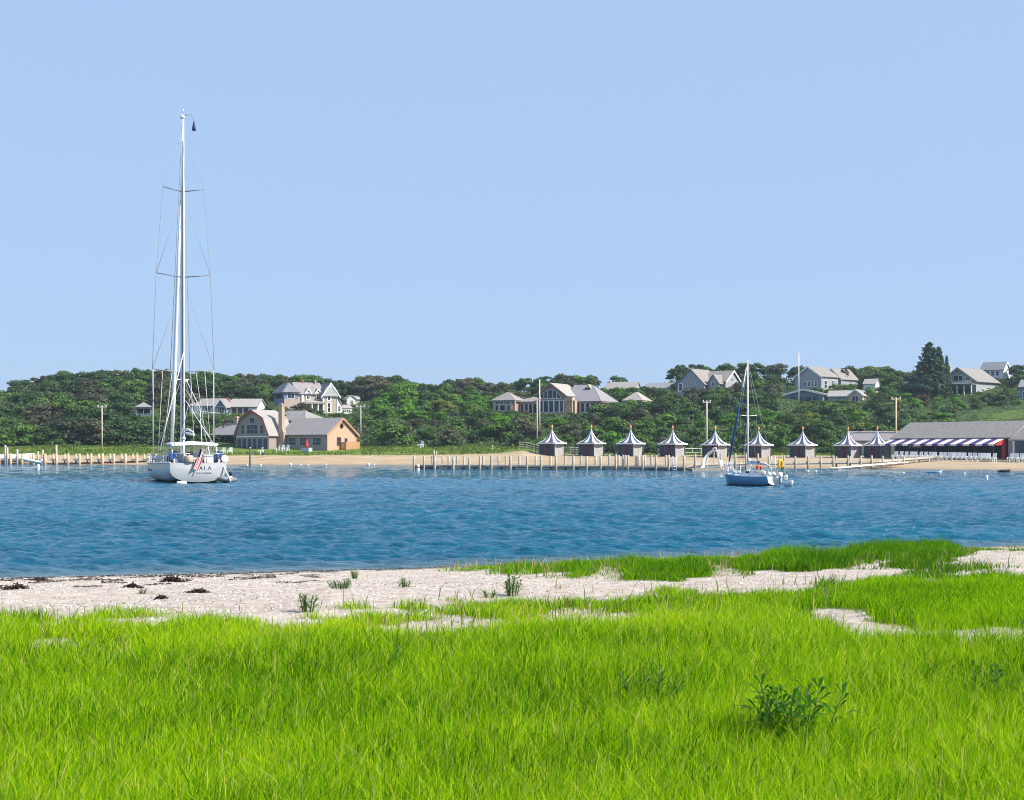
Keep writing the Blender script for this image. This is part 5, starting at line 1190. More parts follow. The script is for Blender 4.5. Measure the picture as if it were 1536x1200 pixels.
# ------------------------------------------------------------------ the small blue sloop
def small_sloop():
    Ys = 107.2; c = P(1163, 0, Ys); c.z = 0; Hd = R(31)
    r = empty('small_sailboat', c, Hd, 'small blue hulled sailboat with white cabin and furled blue jib before the pier', 'sailing boat')
    L = 5.4; N = 18; bm_ = lambda t: max(.02, 1.0*(.72+.28*math.sin(min(1, t/.45)*PI/2) if t < .45 else math.sqrt(max(0, 1-((t-.45)/.55)**2.2))))
    sh = lambda t: .78+.16*t*t-.06*math.sin(PI*t)
    def ring(t):
        b_ = bm_(t); s = sh(t); f = max(0, (t-.6)/.4); q = max(0, 1-t/.18)
        P_ = [(1, s), (.99-.2*f, s*.7), (.92-.4*f, s*.4), (.74-.45*f, .1+.12*q), (.4-.25*f, -.12+.25*q), (0, -.22+.32*q+.15*f)]
        y = t*L+.35*f*f; 
        return [(-x*b_, y+.10*z, z) for x, z in P_]+[(x*b_, y+.10*z, z) for x, z in P_[::-1][1:]]
    rings = [ring(i/N) for i in range(N+1)]; m = MB(); loft(m, rings, mi=lambda j: 1 if 3 <= j <= 6 else 0); k = len(rings[0])
    m.f.append(list(range(k))[::-1]); m.mi.append(2); m.sm.append(False); hull = m.build('hull', [M['hull_blue'], M['antifoul'], M['gel_white']], r)
    m = MB(); loft(m, [[(-bm_(i/N)*.98, i/N*L+.08, sh(i/N)), (0, i/N*L+.08, sh(i/N)+.05), (bm_(i/N)*.98, i/N*L+.08, sh(i/N))] for i in range(N+1)], smooth=False, flip=True); m.build('deck', M['pale_blue'], r)
    for s in (-1, 1): MB().tube([(s*bm_(i/N), i/N*L+.08+(.35*max(0, (i/N-.6)/.4)**2), sh(i/N)+.02) for i in range(N+1)], .03, 5).build('rub_rail', M['gel_white'], r)
    m = MB(); rr = []
    for y, w, h in ((1.75, .62, .5), (2.1, .64, .52), (3.1, .55, .42), (3.75, .38, .12)):
        z = sh(y/L); rr.append([(-w, y, z-.02), (-w*.9, y, z+h*.85), (-w*.5, y, z+h), (w*.5, y, z+h), (w*.9, y, z+h*.85), (w, y, z-.02)])
    loft(m, rr, smooth=False, flip=True); m.f.append([0, 1, 2, 3, 4, 5]); m.mi.append(0); m.sm.append(False); cab = m.build('cabin', M['gel_white'], r)
    MB().box(-.24, .24, 1.70, 1.745, .82, 1.28).build('companionway', M['dark_inside'], cab)
    for s in (-1, 1): MB().box(s*.6-.02, s*.6+.02, 2.3, 2.75, 1.02, 1.15).build('cabin_window', M['glass'], cab)
    for s in (-1, 1): MB().box(s*.58-.1, s*.58+.1, .2, 1.7, .78, 1.0).build('coaming', M['gel_white'], r)
    MB().box(-.45, .45, .25, 1.6, .70, .80).build('cockpit_floor', M['teak'], r)
    My = 3.2; top = 9.85
    MB().tube([(0, My, .8), (0, My, 5), (0, My, top)], [.075, .07, .05], 8).build('mast', M['alloy'], r)
    for s in (-1, 1):
        MB().tube([(0, My, 5.45), (s*.82, My-.1, 5.5)], .03, 6).build('spreader', M['alloy'], r)
        rope(r, [(s*.9, My-.1, .85), (s*.82, My-.1, 5.5), (0, My, top-.3)], .012, 'wire', 'shroud'); rope(r, [(s*.88, My-.4, .85), (0, My, 5.4)], .012, 'wire', 'shroud')
    rope(r, [(0, My, top-.05), (0, .1, .95)], .012, 'wire', 'backstay')
    a = Vector((0, L+.3, .98)); b_ = Vector((0, My+.06, top-.25)); at_ = lambda f: a.lerp(b_, f)
    rope(r, [a, b_], .014, 'wire', 'forestay')
    MB().tube([at_(.1), at_(.2), at_(.45), at_(.66)], [.04, .095, .09, .05], 8).build('furled_jib', M['jib_blue'], r); MB().tube([at_(.755), at_(.8), at_(.96)], [.04, .06, .03], 8).build('jib_head', M['white_cloth'], r)
    MB().lathe([(.06, 0), (.1, .05), (.05, .14)], 8, 0, (0, L+.28, 1.08)).build('furling_drum', M['alloy'], r)
    bo = MB().tube([(0, My-.1, 1.75), (0, .7, 1.62)], .05, 7).build('boom', M['alloy'], r); MB().tube([(0, My-.12, 1.9), (0, 2.0, 1.82), (0, .9, 1.68)], [.11, .12, .05], 8).build('furled_mainsail', M['pale_blue'], bo)
    MB().lathe([(.02, 0), (.2, .05), (.16, .35), (.06, .6)], 9, 0, (0, My-.25, 1.55)).build('sail_bundle', M['gel_white'], r)
    for s in (-1, 1):
        MB().tube([(s*.08, L+.25, 1.62), (s*.5, L-.7, 1.55), (s*.52, L-.7, .95)], .025, 6).build('bow_rail', M['steel'], r); MB().tube([(s*.08, L+.25, 1.62), (s*.05, L+.2, .95)], .03, 6).build('bow_rail_leg', M['gel_white'], r)
        MB().tube([(s*.3, .1, .8), (s*.3, .1, 1.45), (s*.68, .25, 1.45), (s*.7, .7, 1.4), (s*.7, .7, .8)], .025, 6).build('stern_rail', M['steel'], r)
        for t in (.35, .55, .72): MB().tube([(s*bm_(t)*.95, t*L, sh(t)), (s*bm_(t)*.95, t*L, sh(t)+.6)], .02, 5).build('stanchion', M['gel_white'], r)
    for x, y in ((-.4, 4.3), (-.2, 4.6), (.1, 4.4)): MB().ball((x, y, 1.05), .2, sz=.7).build('rolled_sail', M['pale_blue'], r)
    # yellow horseshoe buoy on the stern rail, outboard and bracket
    m = MB(); pts = [(.62+.0, .0, 1.62)]; pts = [(.55+.2*math.cos(R(a)), .02, 1.72+.3*math.sin(R(a))) for a in range(-60, 241, 30)]; m.tube(pts, .1, 8); hb = m.build('horseshoe_buoy', M['yellow'], r); MB().box(.5, .6, -.02, .02, 1.45, 1.8).build('strap', M['trim_red'], hb)
    outboard(r, .25, -.28, .72, 1.1, 0, 'plastic_white'); MB().box(.1, .4, -.2, -.02, .4, .7).build('motor_bracket', M['alloy'], r)
    MB().ball((-.45, .2, .95), .2).build('fender', M['plastic_white'], r); MB().ball((-.1, .1, .98), .17).build('fender', M['plastic_white'], r)
    # somebody sitting in the companionway
    Js = dict(pel=(0, 0, .12), waist=(0, 0, .26), chest=(0, -.03, .5), neck=(0, -.05, .66), head=(0, -.08, .77), top=(0, -.07, .86), shL=(-.19, -.03, .56), elL=(-.27, -.12, .34), haL=(-.18, -.32, .22), shR=(.19, -.03, .56), elR=(.27, -.12, .34), haR=(.18, -.32, .22),
              hiL=(-.1, -.06, .1), knL=(-.13, -.44, .16), anL=(-.13, -.48, -.26), toL=(-.13, -.62, -.3), hiR=(.1, -.06, .1), knR=(.13, -.44, .16), anR=(.13, -.48, -.26), toR=(.13, -.62, -.3))
    Rm = Matrix.Rotation(Hd, 4, 'Z'); pp_ = c+Rm @ Vector((-.42, 1.5, 1.0)); person(pp_, Hd+R(20), 'person in red shirt sitting in the cockpit of the small blue sailboat', Js, 'red_cloth', 'white_cloth')
    pt = c+Rm @ Vector((.62, -.55, .02)); d = empty('tender', pt, Hd+R(-115), 'tiny white tender tied behind the small blue sailboat', 'dinghy')
    hull_mesh(1.3, .75, .4).build('hull', M['gel_white'], d); MB().box(.5, .68, -.3, .3, .3, .34).build('thwart', M['teak'], d); outboard(d, -.1, 0, .5, .8, 0, 'plastic_white')
mk('pale_blue', (.38, .50, .62), .6, .3); mk('jib_blue', (.025, .05, .20), .7, .2)
small_sloop()
#@@NEXT
# ------------------------------------------------------------------ vegetation of the far shore
FOL = {'dark': foliage('leaf_dark', (.028, .066, .017), (.070, .138, .032)), 'mid': foliage('leaf_mid', (.044, .106, .016), (.108, .205, .032)),
       'olive': foliage('leaf_olive', (.055, .072, .034), (.12, .125, .062)), 'bright': foliage('leaf_bright', (.062, .185, .010), (.16, .34, .024)),
       'yellow': foliage('leaf_yellow', (.07, .12, .018), (.16, .20, .035)), 'conifer': foliage('leaf_conifer', (.016, .052, .028), (.042, .095, .045)), 'brown': foliage('leaf_brown', (.055, .04, .035), (.10, .07, .055))}
mk('bark', (.16, .13, .11), .9, .1, var=.3, scale=8, stretch=(1, 1, .3)); mk('bark_pale', (.34, .31, .28), .9, .1, var=.3, scale=8, stretch=(1, 1, .3))
def leaf_cards(rng, cen, nrm, size, asp=.62):
    """one bent leaf spray per point: a quad turned roughly to nrm"""
    n = len(cen); a = rng.normal(size=(n, 3)); nrm = nrm+rng.normal(size=(n, 3))*.55; nrm /= np.linalg.norm(nrm, axis=1)[:, None]+1e-9
    t = a-nrm*(a*nrm).sum(1)[:, None]; t /= np.linalg.norm(t, axis=1)[:, None]+1e-9; b = np.cross(nrm, t)
    s = size*rng.uniform(.6, 1.35, n)[:, None]; t = t*s; b = b*s*asp
    v = np.stack([cen-t*.9, cen-b+t*.1+nrm*s*.12, cen+t, cen+b-t*.1+nrm*s*.12], 1).reshape(-1, 3)
    return v, np.arange(4*n).reshape(-1, 4)
def crown_mesh(kind, seed):
    rng = np.random.default_rng(seed); C = []; Nn = []
    if kind == 'conifer':
        for i in range(34):
            z = .08+.92*(i/34)**.9; rr = .30*(1-z)**.8+.015; nb = int(5+9*(1-z))
            for k in range(nb):
                th = rng.uniform(0, 6.28); L_ = rr*rng.uniform(.55, 1.12); m_ = int(8+26*(1-z)); f = rng.uniform(.15, 1, m_)**.7
                p = np.stack([np.cos(th)*L_*f, np.sin(th)*L_*f, z-.10*L_*f+rng.normal(0, .010, m_)], 1)+rng.normal(0, .012, (m_, 3)); C.append(p)
                Nn.append(np.tile([np.cos(th)*.5, np.sin(th)*.5, .8], (m_, 1)))
        size = .026
    else:
        nc, rx, z0, z1, rc, size = {'round': (26, .42, .20, .84, .21, .042), 'flat': (26, .54, .36, .82, .19, .045), 'shrub': (20, .56, .02, .72, .27, .06), 'wind': (16, .46, .46, .88, .16, .045)}[kind]
        lean = rng.normal(0, .12, 2)*(2 if kind == 'wind' else 1)
        for i in range(nc):
            u = rng.uniform(0, 1); th = rng.uniform(0, 6.28); zz = z0+(z1-z0)*u
            env = math.sqrt(max(.08, 1-abs(2*u-.75)**2.2/1.7)) if kind != 'shrub' else math.sqrt(max(.1, 1-u**2*.9))
            rr = rx*env*math.sqrt(rng.uniform(.1, 1)); c = np.array([rr*math.cos(th)+lean[0]*zz, rr*math.sin(th)+lean[1]*zz, zz]); r_ = rc*rng.uniform(.55, 1.15)
            m_ = int(125*(r_/rc)**1.6)+14; d = rng.normal(size=(m_, 3)); d[:, 2] = np.where(d[:, 2] < -.25, -d[:, 2]*.6, d[:, 2]); d /= np.linalg.norm(d, axis=1)[:, None]
            C.append(c+d*r_*np.array([1.1, 1.1, .78])*rng.uniform(.5, 1.06, (m_, 1))); Nn.append(d+np.array([0, 0, .35]))
    C = np.concatenate(C); Nn = np.concatenate(Nn); v, f = leaf_cards(rng, C, Nn, size)
    v[:, 2] = np.maximum(v[:, 2], -.02); return v, f
def trunk_mb(kind, seed):
    rg = random.Random(seed); m = MB()
    if kind == 'conifer': return m.tube([(0, 0, -.1), (0, 0, .5), (0, 0, .95)], [.022, .014, .003], 6)
    th = rg.uniform(0, 6.28); w = .05; p0 = Vector((0, 0, -.12)); p1 = Vector((w*math.cos(th), w*math.sin(th), .22)); p2 = p1+Vector((w*math.cos(th+2), w*math.sin(th+2), .3))
    m.tube([p0, p1, p2], [.028, .021, .010], 6)
    for i in range(5):
        a = rg.uniform(0, 6.28); b_ = p0.lerp(p1, .75) if i % 2 else p1.lerp(p2, .35); e = b_+Vector((.3*math.cos(a), .3*math.sin(a), rg.uniform(.22, .38))); m.tube([b_, b_.lerp(e, .5)+Vector((0, 0, .04)), e], [.013, .009, .003], 5)
    return m
CM = {}; TM = {}
for kd, nv in (('round', 5), ('flat', 4), ('wind', 3), ('shrub', 5), ('conifer', 2)):
    for i in range(nv):
        v, f = crown_mesh(kd, 100+i*7+len(kd)); o = npmesh('crown', v, [f], FOL['mid']); CM[kd, i] = o.data; bpy.data.objects.remove(o)
        o = trunk_mb(kd, i+5).build('trunk', M['bark']); TM[kd, i] = o.data; bpy.data.objects.remove(o)
TP = {}
for k_, me_ in TM.items(): TP[k_] = me_.copy(); TP[k_].materials.clear(); TP[k_].materials.append(M['bark_pale'])
MESHC = {}
def crown_data(kd, i, col):
    if (kd, i, col) not in MESHC:
        me = CM[kd, i].copy(); me.materials.clear(); me.materials.append(FOL[col]); MESHC[kd, i, col] = me
    return MESHC[kd, i, col]
NV = {'round': 5, 'flat': 4, 'wind': 3, 'shrub': 5, 'conifer': 2}
KW = {'dark': 'dark green', 'mid': 'mid green', 'olive': 'olive brown', 'bright': 'bright green', 'yellow': 'yellowish green', 'conifer': 'dark blue green', 'brown': 'purplish brown'}
TW = {'round': 'round crowned tree', 'flat': 'flat topped tree', 'wind': 'windswept thin tree', 'shrub': 'bush', 'conifer': 'spire shaped conifer'}
ZW = [(232, 'behind the timber dock'), (300, 'behind the yacht rigging'), (420, 'by the gambrel house'), (545, 'near the Victorian house'), (738, 'between gambrel and cedar houses'),
      (972, 'near the arched window house'), (1112, 'near the two gabled house'), (1302, 'near the tall gable house'), (9999, 'near the columned porch house')]
counts = {'tree': 0, 'bush': 0}
def plant_tree(x, y, h, kd, col, row, wx=1.0, label=None, group=None):
    i = random.randrange(NV[kd]); z = zf1(x, y); px = CX+F*x/y; zone = [w for lim, w in ZW if px < lim][0]
    rw = {'sky': 'on the skyline', 'slope': 'partway up the slope', 'foot': 'at the foot of the slope'}[row]
    lab = label or f"{KW[col]} {TW[kd]} {rw} {zone}"; cat = 'bush' if kd == 'shrub' else 'tree'
    name = {'shrub': 'bush', 'conifer': 'conifer_tree'}.get(kd, 'broadleaf_tree')
    r = empty(name, (x, y, z-.1), random.uniform(0, 6.28), lab, cat, group if label else lab.replace('tree', 'trees').replace('bush ', 'bushes ').replace('conifer', 'conifers'))
    r.scale = (h*wx, h*wx, h*1.0); counts[cat] += 1
    if kd != 'shrub': link('trunk', TP[kd, i] if px < 560 and row == 'foot' else TM[kd, i], r)
    link('crown', crown_data(kd, i, col), r); return r
rt = random.Random(21)
def allowed_h(x, y, h, wx):
    """height left once the houses behind stay in view; 0 = no tree here"""
    px = CX+F*x/y; hw = h*wx*.42*F/y; z = zf1(x, y)
    for (p0, p1, pyb, d, rad, c) in HB:
        hm = (p1-p0)/2*c.y/F; cxm = ((p0+p1)/2-CX)/F*d
        if abs(x-cxm) < hm+1.2 and d-4 < y < d+rad+3: return 0
        if y < d and p0-hw < px < p1+hw:
            hm_ = CH-(pyb+rt.uniform(-1.5, 3)-HY)/F*y-z; h = min(h, hm_)
    return h
HB += [(803, 812, 650, 287, 1, P(807, 640, 287)), (537, 545, 655, 299, 1, P(541, 640, 299)), (1195, 1201, 584, 351, 1, P(1198, 590, 351)), (295, 540, 671, 278, 16, P(418, 671, 278))]
def colour(px, row, fr):
    n = float(fbm(px*.02, fr*5, 71, 3)); u = rt.random()
    if px < 300: pool = ['dark', 'dark', 'olive', 'olive', 'mid'] if n > .42 else ['dark', 'mid', 'olive', 'dark']
    elif px < 550: pool = ['dark', 'olive', 'mid', 'dark', 'mid']
    elif px < 750: pool = ['bright', 'bright', 'mid', 'bright', 'yellow'] if .3 < fr < .82 else (['dark', 'mid', 'olive', 'mid'] if fr <= .3 else ['dark', 'dark', 'mid', 'olive'])
    elif px < 1000: pool = ['mid', 'dark', 'mid', 'olive', 'mid', 'bright'] 
    elif px < 1170: pool = ['dark', 'mid', 'olive', 'dark', 'olive'] if fr > .35 else ['dark', 'mid', 'mid', 'bright']
    elif px < 1340: pool = ['mid', 'yellow', 'mid', 'dark', 'bright', 'dark']
    else: pool = ['bright', 'mid', 'bright', 'yellow', 'dark'] if fr < .8 else ['dark', 'mid', 'dark']
    return rt.choice(pool)
# skyline
px = -50.
while px < 1590:
    y = rt.uniform(388, 404); x = (px-CX)/F*y; z = zf1(x, y); left = px < 64
    kd = rt.choice(['wind', 'wind', 'flat'] if left and px > 15 else ['round', 'flat', 'flat', 'round', 'wind'])
    top = CH-(float(skyline(px))+rt.uniform(-2.5, 5)+(2 if kd == 'shrub' else 0)-HY)/F*y; h = min(9, max(3.2, (top-z)/.96)); wx = rt.uniform(.8, 1.25)
    h = allowed_h(x, y, h, wx)
    if h > 2: plant_tree(x, y, h, kd, colour(px, 'sky', 1.0) if px > 70 else rt.choice(['olive', 'dark', 'olive']), 'sky', wx)
    px += h*wx*.62*F/y*rt.uniform(.6, .95) if h > 2 else 14
px = -50.
while px < 1590:
    y = rt.uniform(378, 388); x = (px-CX)/F*y; top = CH-(float(skyline(px))+rt.uniform(7, 15)-HY)/F*y; h = min(5, max(1.6, top-zf1(x, y))); h = allowed_h(x, y, h, 1.2); wx = rt.uniform(1.0, 1.5)
    if h > 1.2: plant_tree(x, y, h, 'shrub', colour(px, 'sky', 1.0), 'sky', wx)
    px += 26*rt.uniform(.8, 1.2)
# slope rows
rows = [(.93, 5.2), (.82, 5.6), (.70, 5.8), (.58, 5.8), (.46, 5.6), (.34, 5.6), (.22, 5.4), (.11, 5.2), (.02, 4.8)]
for fr, sp_ in rows:
    px = -60.+rt.uniform(0, 20)
    while px < 1600:
        df = float(np.interp(px, TC[:, 0], TC[:, 4])); y = df+5+(392-df-5)*fr+rt.uniform(-3.5, 3.5); x = (px-CX)/F*y
        step = sp_*F/y*rt.uniform(.75, 1.2)*(.8 if px > 1320 else 1)
        wood = px < 560; low = px > 1340 and fr < .75
        if low: h = rt.uniform(1.5, 3.2); kd = 'shrub'
        elif wood: h = rt.uniform(4.5, 7.6); kd = rt.choice(['round', 'flat', 'round', 'wind' if fr < .3 else 'flat'])
        elif 560 <= px < 745: h = rt.uniform(3, 5.6); kd = rt.choice(['round', 'shrub', 'round', 'flat'])
        else: h = rt.uniform(2.8, 5.2); kd = rt.choice(['round', 'shrub', 'flat', 'shrub'])
        if wood and fr < .06: h = rt.uniform(4.0, 6.4); kd = rt.choice(['flat', 'wind', 'flat', 'shrub'])
        if px > 1430 and .25 < fr < .55 and rt.random() < .75: px += step; continue           # rough lawn below the porch house
        wx = rt.uniform(.85, 1.35); h = allowed_h(x, y, h, wx)
        if h > .7:
            if h < 2.6: kd = 'shrub'; wx = min(2.2, max(wx, 2.2/h))
            if kd == 'shrub' and counts['bush'] > 285 or kd != 'shrub' and counts['tree'] > 285: kd = 'shrub' if counts['bush'] < 285 else 'round'
            plant_tree(x, y, h, kd, colour(px, 'slope', fr), 'foot' if fr < .15 else ('slope' if fr < .9 else 'sky'), wx)
        px += step
# bushes close in front of each house
for (p0, p1, pyb, d, rad, c) in list(HB):
    if p1-p0 < 12 or d < 280: continue
    px = p0-2
    while px < p1+2:
        y = d-rt.uniform(4.5, 8); x = (px-CX)/F*y; z = zf1(x, y); h = min(4.2, (CH-(pyb+rt.uniform(-2, 3.5)-HY)/F*y-z)/.95); wx = rt.uniform(.9, 1.4) if h > 2 else 1.8
        if h > .9: plant_tree(x, y, h, 'shrub', colour(px, 'slope', .5), 'slope', wx)
        px += max(2.4, h*wx*.75)*F/y*rt.uniform(.7, 1.1)
# single trees and bushes the photograph picks out
def special(px, pt, pb, d, kd, col, wx, label, group=None):
    c = hit(px, pb) if d is None else at_far(px, d); top = CH-(pt-HY)/F*c.y; plant_tree(c.x, c.y, (top-c.z)/.95, kd, col, 'slope', wx, label, group)
special(1394, 518, 592, 366, 'conifer', 'conifer', 1.4, 'tallest broad dark conifer rising left of the columned porch house'); special(1408, 524, 590, 371, 'conifer', 'conifer', .9, 'dark conifer leaning against the tallest conifer on its house side')
special(1420, 536, 585, 376, 'conifer', 'mid', .55, 'narrow green spire conifer behind the chimney of the porch house'); special(1380, 560, 596, 362, 'round', 'conifer', 1.0, 'dark spreading tree under the tallest conifer')
special(1381, 588, 613, None, 'shrub', 'brown', .7, 'purplish brown bush on the slope below the tall conifers'); special(1264, 552, 566, 384, 'wind', 'brown', .6, 'thin bare snag on the ridge behind the tall gable house roof')
special(610, 571, 612, None, 'round', 'bright', 1.0, 'largest bright green domed tree on the slope between two houses'); special(1090, 565, 600, None, 'round', 'olive', 1.15, 'olive brown round tree in front of the house with two front gables')
for px, pt, d, col, w, lab in ((1118, 664, 271, 'bright', 1.5, 'bright green bush between the slide hut and the sailboat mast hut'), (1174, 668, 271, 'mid', 1.6, 'green bush beyond the hut behind the sailboat mast'), (1240, 668, 270, 'mid', 2.0, 'wide green bush in the gap left of the last pair of huts'),
        (917, 664, 272, 'dark', 1.2, 'dark bush between the second hut and the third striped hut'), (978, 662, 272, 'dark', 1.3, 'tall dark bush between huts behind the close set pier posts'), (1044, 668, 272, 'bright', 1.3, 'bright green bush behind the low white rail fence'), (866, 668, 273, 'olive', 1.2, 'olive bush behind the short rail fence between two huts'),
        (1097, 672, 271, 'yellow', 1.0, 'small yellowish bush at the tall pale pole hut')):
    c = at_far(px, d); top = CH-(pt-HY)/F*d; plant_tree(c.x, c.y, (top-c.z)/.95, 'shrub', col, 'foot', w, lab)
# low undergrowth between the trees and the rough grass of the bank: nobody could count it
rng = np.random.default_rng(3); n = 70000
pxs = rng.uniform(-90, 1630, n); ff = rng.uniform(0, 1, n); dfs = np.interp(pxs, TC[:, 0], TC[:, 4]); ys = dfs+1+(405-dfs)*ff; xs = (pxs-CX)/F*ys
ok = fbm(xs*.25, ys*.25, 44) > .36
for (p0, p1, pyb, d, rad, c) in HB: ok &= ~((pxs > p0-3) & (pxs < p1+3) & (ys > d-3) & (ys < d+rad))
ok &= ~((pxs > 1425) & (ys > 300) & (ys < 338) & (fbm(xs*.3, ys*.3, 45) < .55))
xs, ys = xs[ok], ys[ok]; hh = rng.uniform(.1, 1.0, len(xs))*(.5+1.3*fbm(xs*.5, ys*.5, 46)); cen = np.stack([xs, ys, zfar(xs, ys)+hh], 1)
v, f = leaf_cards(rng, cen, np.tile([0, -.4, .9], (len(xs), 1)), .34); tag(npmesh('undergrowth', v, [f], foliage('leaf_under', (.03, .06, .016), (.085, .14, .03), oscale=.25)), 'low green undergrowth covering the slope between the trees', 'undergrowth', kind='stuff')
def blades(rng, x, y, z, h, w, lean, curl=.5, wind=0):
    """numpy grass: each blade a bent two-segment strip"""
    n = len(x); th = rng.uniform(0, 6.28, n); dx, dy = np.cos(th)*lean+wind, np.sin(th)*lean; fx = rng.uniform(0, 6.28, n); sx, sy = np.cos(fx)*w, np.sin(fx)*w
    def row(t, k, wk): return np.stack([x+dx*h*k, y+dy*h*k, z+h*t], 1), np.stack([sx*wk, sy*wk, np.zeros(n)], 1)
    b, bw = row(0, 0, 1); m_, mw = row(.55, .28, .8); t_, tw = row(.95, 1.0, 0)
    V = np.stack([b-bw, b+bw, m_-mw, m_+mw, t_], 1).reshape(-1, 3); k = np.arange(n)[:, None]*5
    return V, [k+np.array([0, 1, 3, 2]), k+np.array([2, 3, 4])]
def grass_mat(name, stops, trans=.35):
    m = bpy.data.materials.new(name); m.use_nodes = True; nt = m.node_tree; b = nt.nodes['Principled BSDF']; b.inputs['Roughness'].default_value = .6; b.inputs['Specular IOR Level'].default_value = .05
    at = nd(nt, 'ShaderNodeAttribute', attribute_name='tint'); rp = nd(nt, 'ShaderNodeValToRGB'); e = rp.color_ramp.elements
    e[0].position = stops[0][0]; e[0].color = (*stops[0][1], 1); e[1].position = stops[-1][0]; e[1].color = (*stops[-1][1], 1)
    for p, c in stops[1:-1]: q = e.new(p); q.color = (*c, 1)
    nt.links.new(at.outputs['Fac'], rp.inputs[0]); nt.links.new(rp.outputs[0], b.inputs['Base Color'])
    tr = nd(nt, 'ShaderNodeBsdfTranslucent'); nt.links.new(rp.outputs[0], tr.inputs[0]); mx = nd(nt, 'ShaderNodeMixShader'); mx.inputs[0].default_value = trans
    nt.links.new(b.outputs[0], mx.inputs[1]); nt.links.new(tr.outputs[0], mx.inputs[2]); nt.links.new(mx.outputs[0], nt.nodes['Material Output'].inputs[0]); return m
n = 26000; pxs = rng.uniform(-90, 1630, n); dc = np.interp(pxs, TC[:, 0], TC[:, 2]); dfs = np.interp(pxs, TC[:, 0], TC[:, 4]); ys = dc-1.5+(dfs-dc+4)*rng.uniform(0, 1, n)**.8; ys += np.where(pxs > 790, 8, 0); xs = (pxs-CX)/F*ys
ok = (fbm(xs*.3, ys*.3, 47) > .34) & ~((pxs > 1330)) & ~((pxs > 762) & (pxs < 800) & (ys < 271)) & ~((pxs > 325) & (pxs < 540) & (ys > 273.5)); xs, ys = xs[ok], ys[ok]; n = len(xs)
V, Fs = blades(rng, xs, ys, zfar(xs, ys)-.05, rng.uniform(.15, .55, n), rng.uniform(.05, .13, n), .5)
tag(npmesh('bank_grass', V, Fs, grass_mat('bank_grass', [(0, (.06, .12, .015)), (.6, (.15, .22, .03)), (1, (.28, .26, .08))]), attrs={'tint': np.repeat(np.clip(rng.normal(.4, .22, n), 0, 1), 5)}), 'rough green grass along the top of the far sand beach', 'grass', kind='stuff')

# ------------------------------------------------------------------ near beach: marsh grass, plants, wrack
def near_points(n, d0, d1, pw=1.0):
    d = d0+(d1-d0)*rng.uniform(0, 1, n)**pw; x = rng.uniform(-1, 1, n)*(.42*d+4.5); z = zn(x, d); return x, d, z
NG = 1500000
x, y, z = near_points(NG, 3.2, 46, pw=1.5); px, py = proj(x, y, z); dn = grass_density(px, py, x, y)
clump = fbm(x*.9, y*.9, 61, 3); ok = rng.uniform(0, 1, NG) < dn**1.3*np.clip(.35+1.5*(fbm(x*2.2, y*2.2, 62, 3)), .3, 1); x, y, z, px, py, dn, clump = [a[ok] for a in (x, y, z, px, py, dn, clump)]
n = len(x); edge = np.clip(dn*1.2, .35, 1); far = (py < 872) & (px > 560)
gap = np.clip((py-905)/70, 0, 1); h = ((.10+.11*clump)*(1-gap)+(.13+.15*clump)*gap)*rng.uniform(.55, 1.25, n)*edge; h = np.where(rng.uniform(0, 1, n) < .06, h*1.35, h); h = np.where(far, h*(1.0+1.1*np.clip(fbm(x*.8, y*.4, 63, 2)-.33, 0, 1)*4.5*np.clip((1450-px)/40, .15, 1)), h)
w = (.0010+.00021*y)*rng.uniform(.7, 1.4, n); V, Fs = blades(rng, x, y, z-.02, h, w, np.abs(rng.normal(.42, .34, n)), wind=.08)
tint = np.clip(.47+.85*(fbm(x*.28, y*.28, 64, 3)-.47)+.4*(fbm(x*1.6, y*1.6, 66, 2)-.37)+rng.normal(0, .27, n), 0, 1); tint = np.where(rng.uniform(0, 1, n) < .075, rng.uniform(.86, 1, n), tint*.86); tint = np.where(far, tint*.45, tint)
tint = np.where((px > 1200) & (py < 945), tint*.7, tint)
GM = grass_mat('marsh_grass', [(0, (.026, .11, .003)), (.25, (.155, .36, .003)), (.55, (.36, .60, .004)), (.85, (.56, .64, .012)), (1, (.62, .52, .20))], .44)
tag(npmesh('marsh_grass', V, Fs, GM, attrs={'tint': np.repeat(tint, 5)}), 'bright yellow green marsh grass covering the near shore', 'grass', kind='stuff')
# sparse dry stalks in the thin places
x, y, z = near_points(26000, 12, 36); px, py = proj(x, y, z); dn = grass_density(px, py, x, y); ok = (dn > .04) & (dn < .75) & (rng.uniform(0, 1, len(x)) < .5); x, y, z = x[ok], y[ok], z[ok]; n = len(x)
V, Fs = blades(rng, x, y, z-.01, rng.uniform(.08, .32, n), (.0015+.00024*y)*rng.uniform(.8, 1.4, n), np.abs(rng.normal(.4, .3, n))); tag(npmesh('dry_stalks', V, Fs, grass_mat('dry_grass', [(0, (.10, .16, .02)), (.5, (.30, .28, .08)), (1, (.50, .40, .22))]), attrs={'tint': np.repeat(rng.uniform(0, 1, n), 5)}), 'thin dry stalks at the sandy edge of the marsh grass', 'grass', kind='stuff')
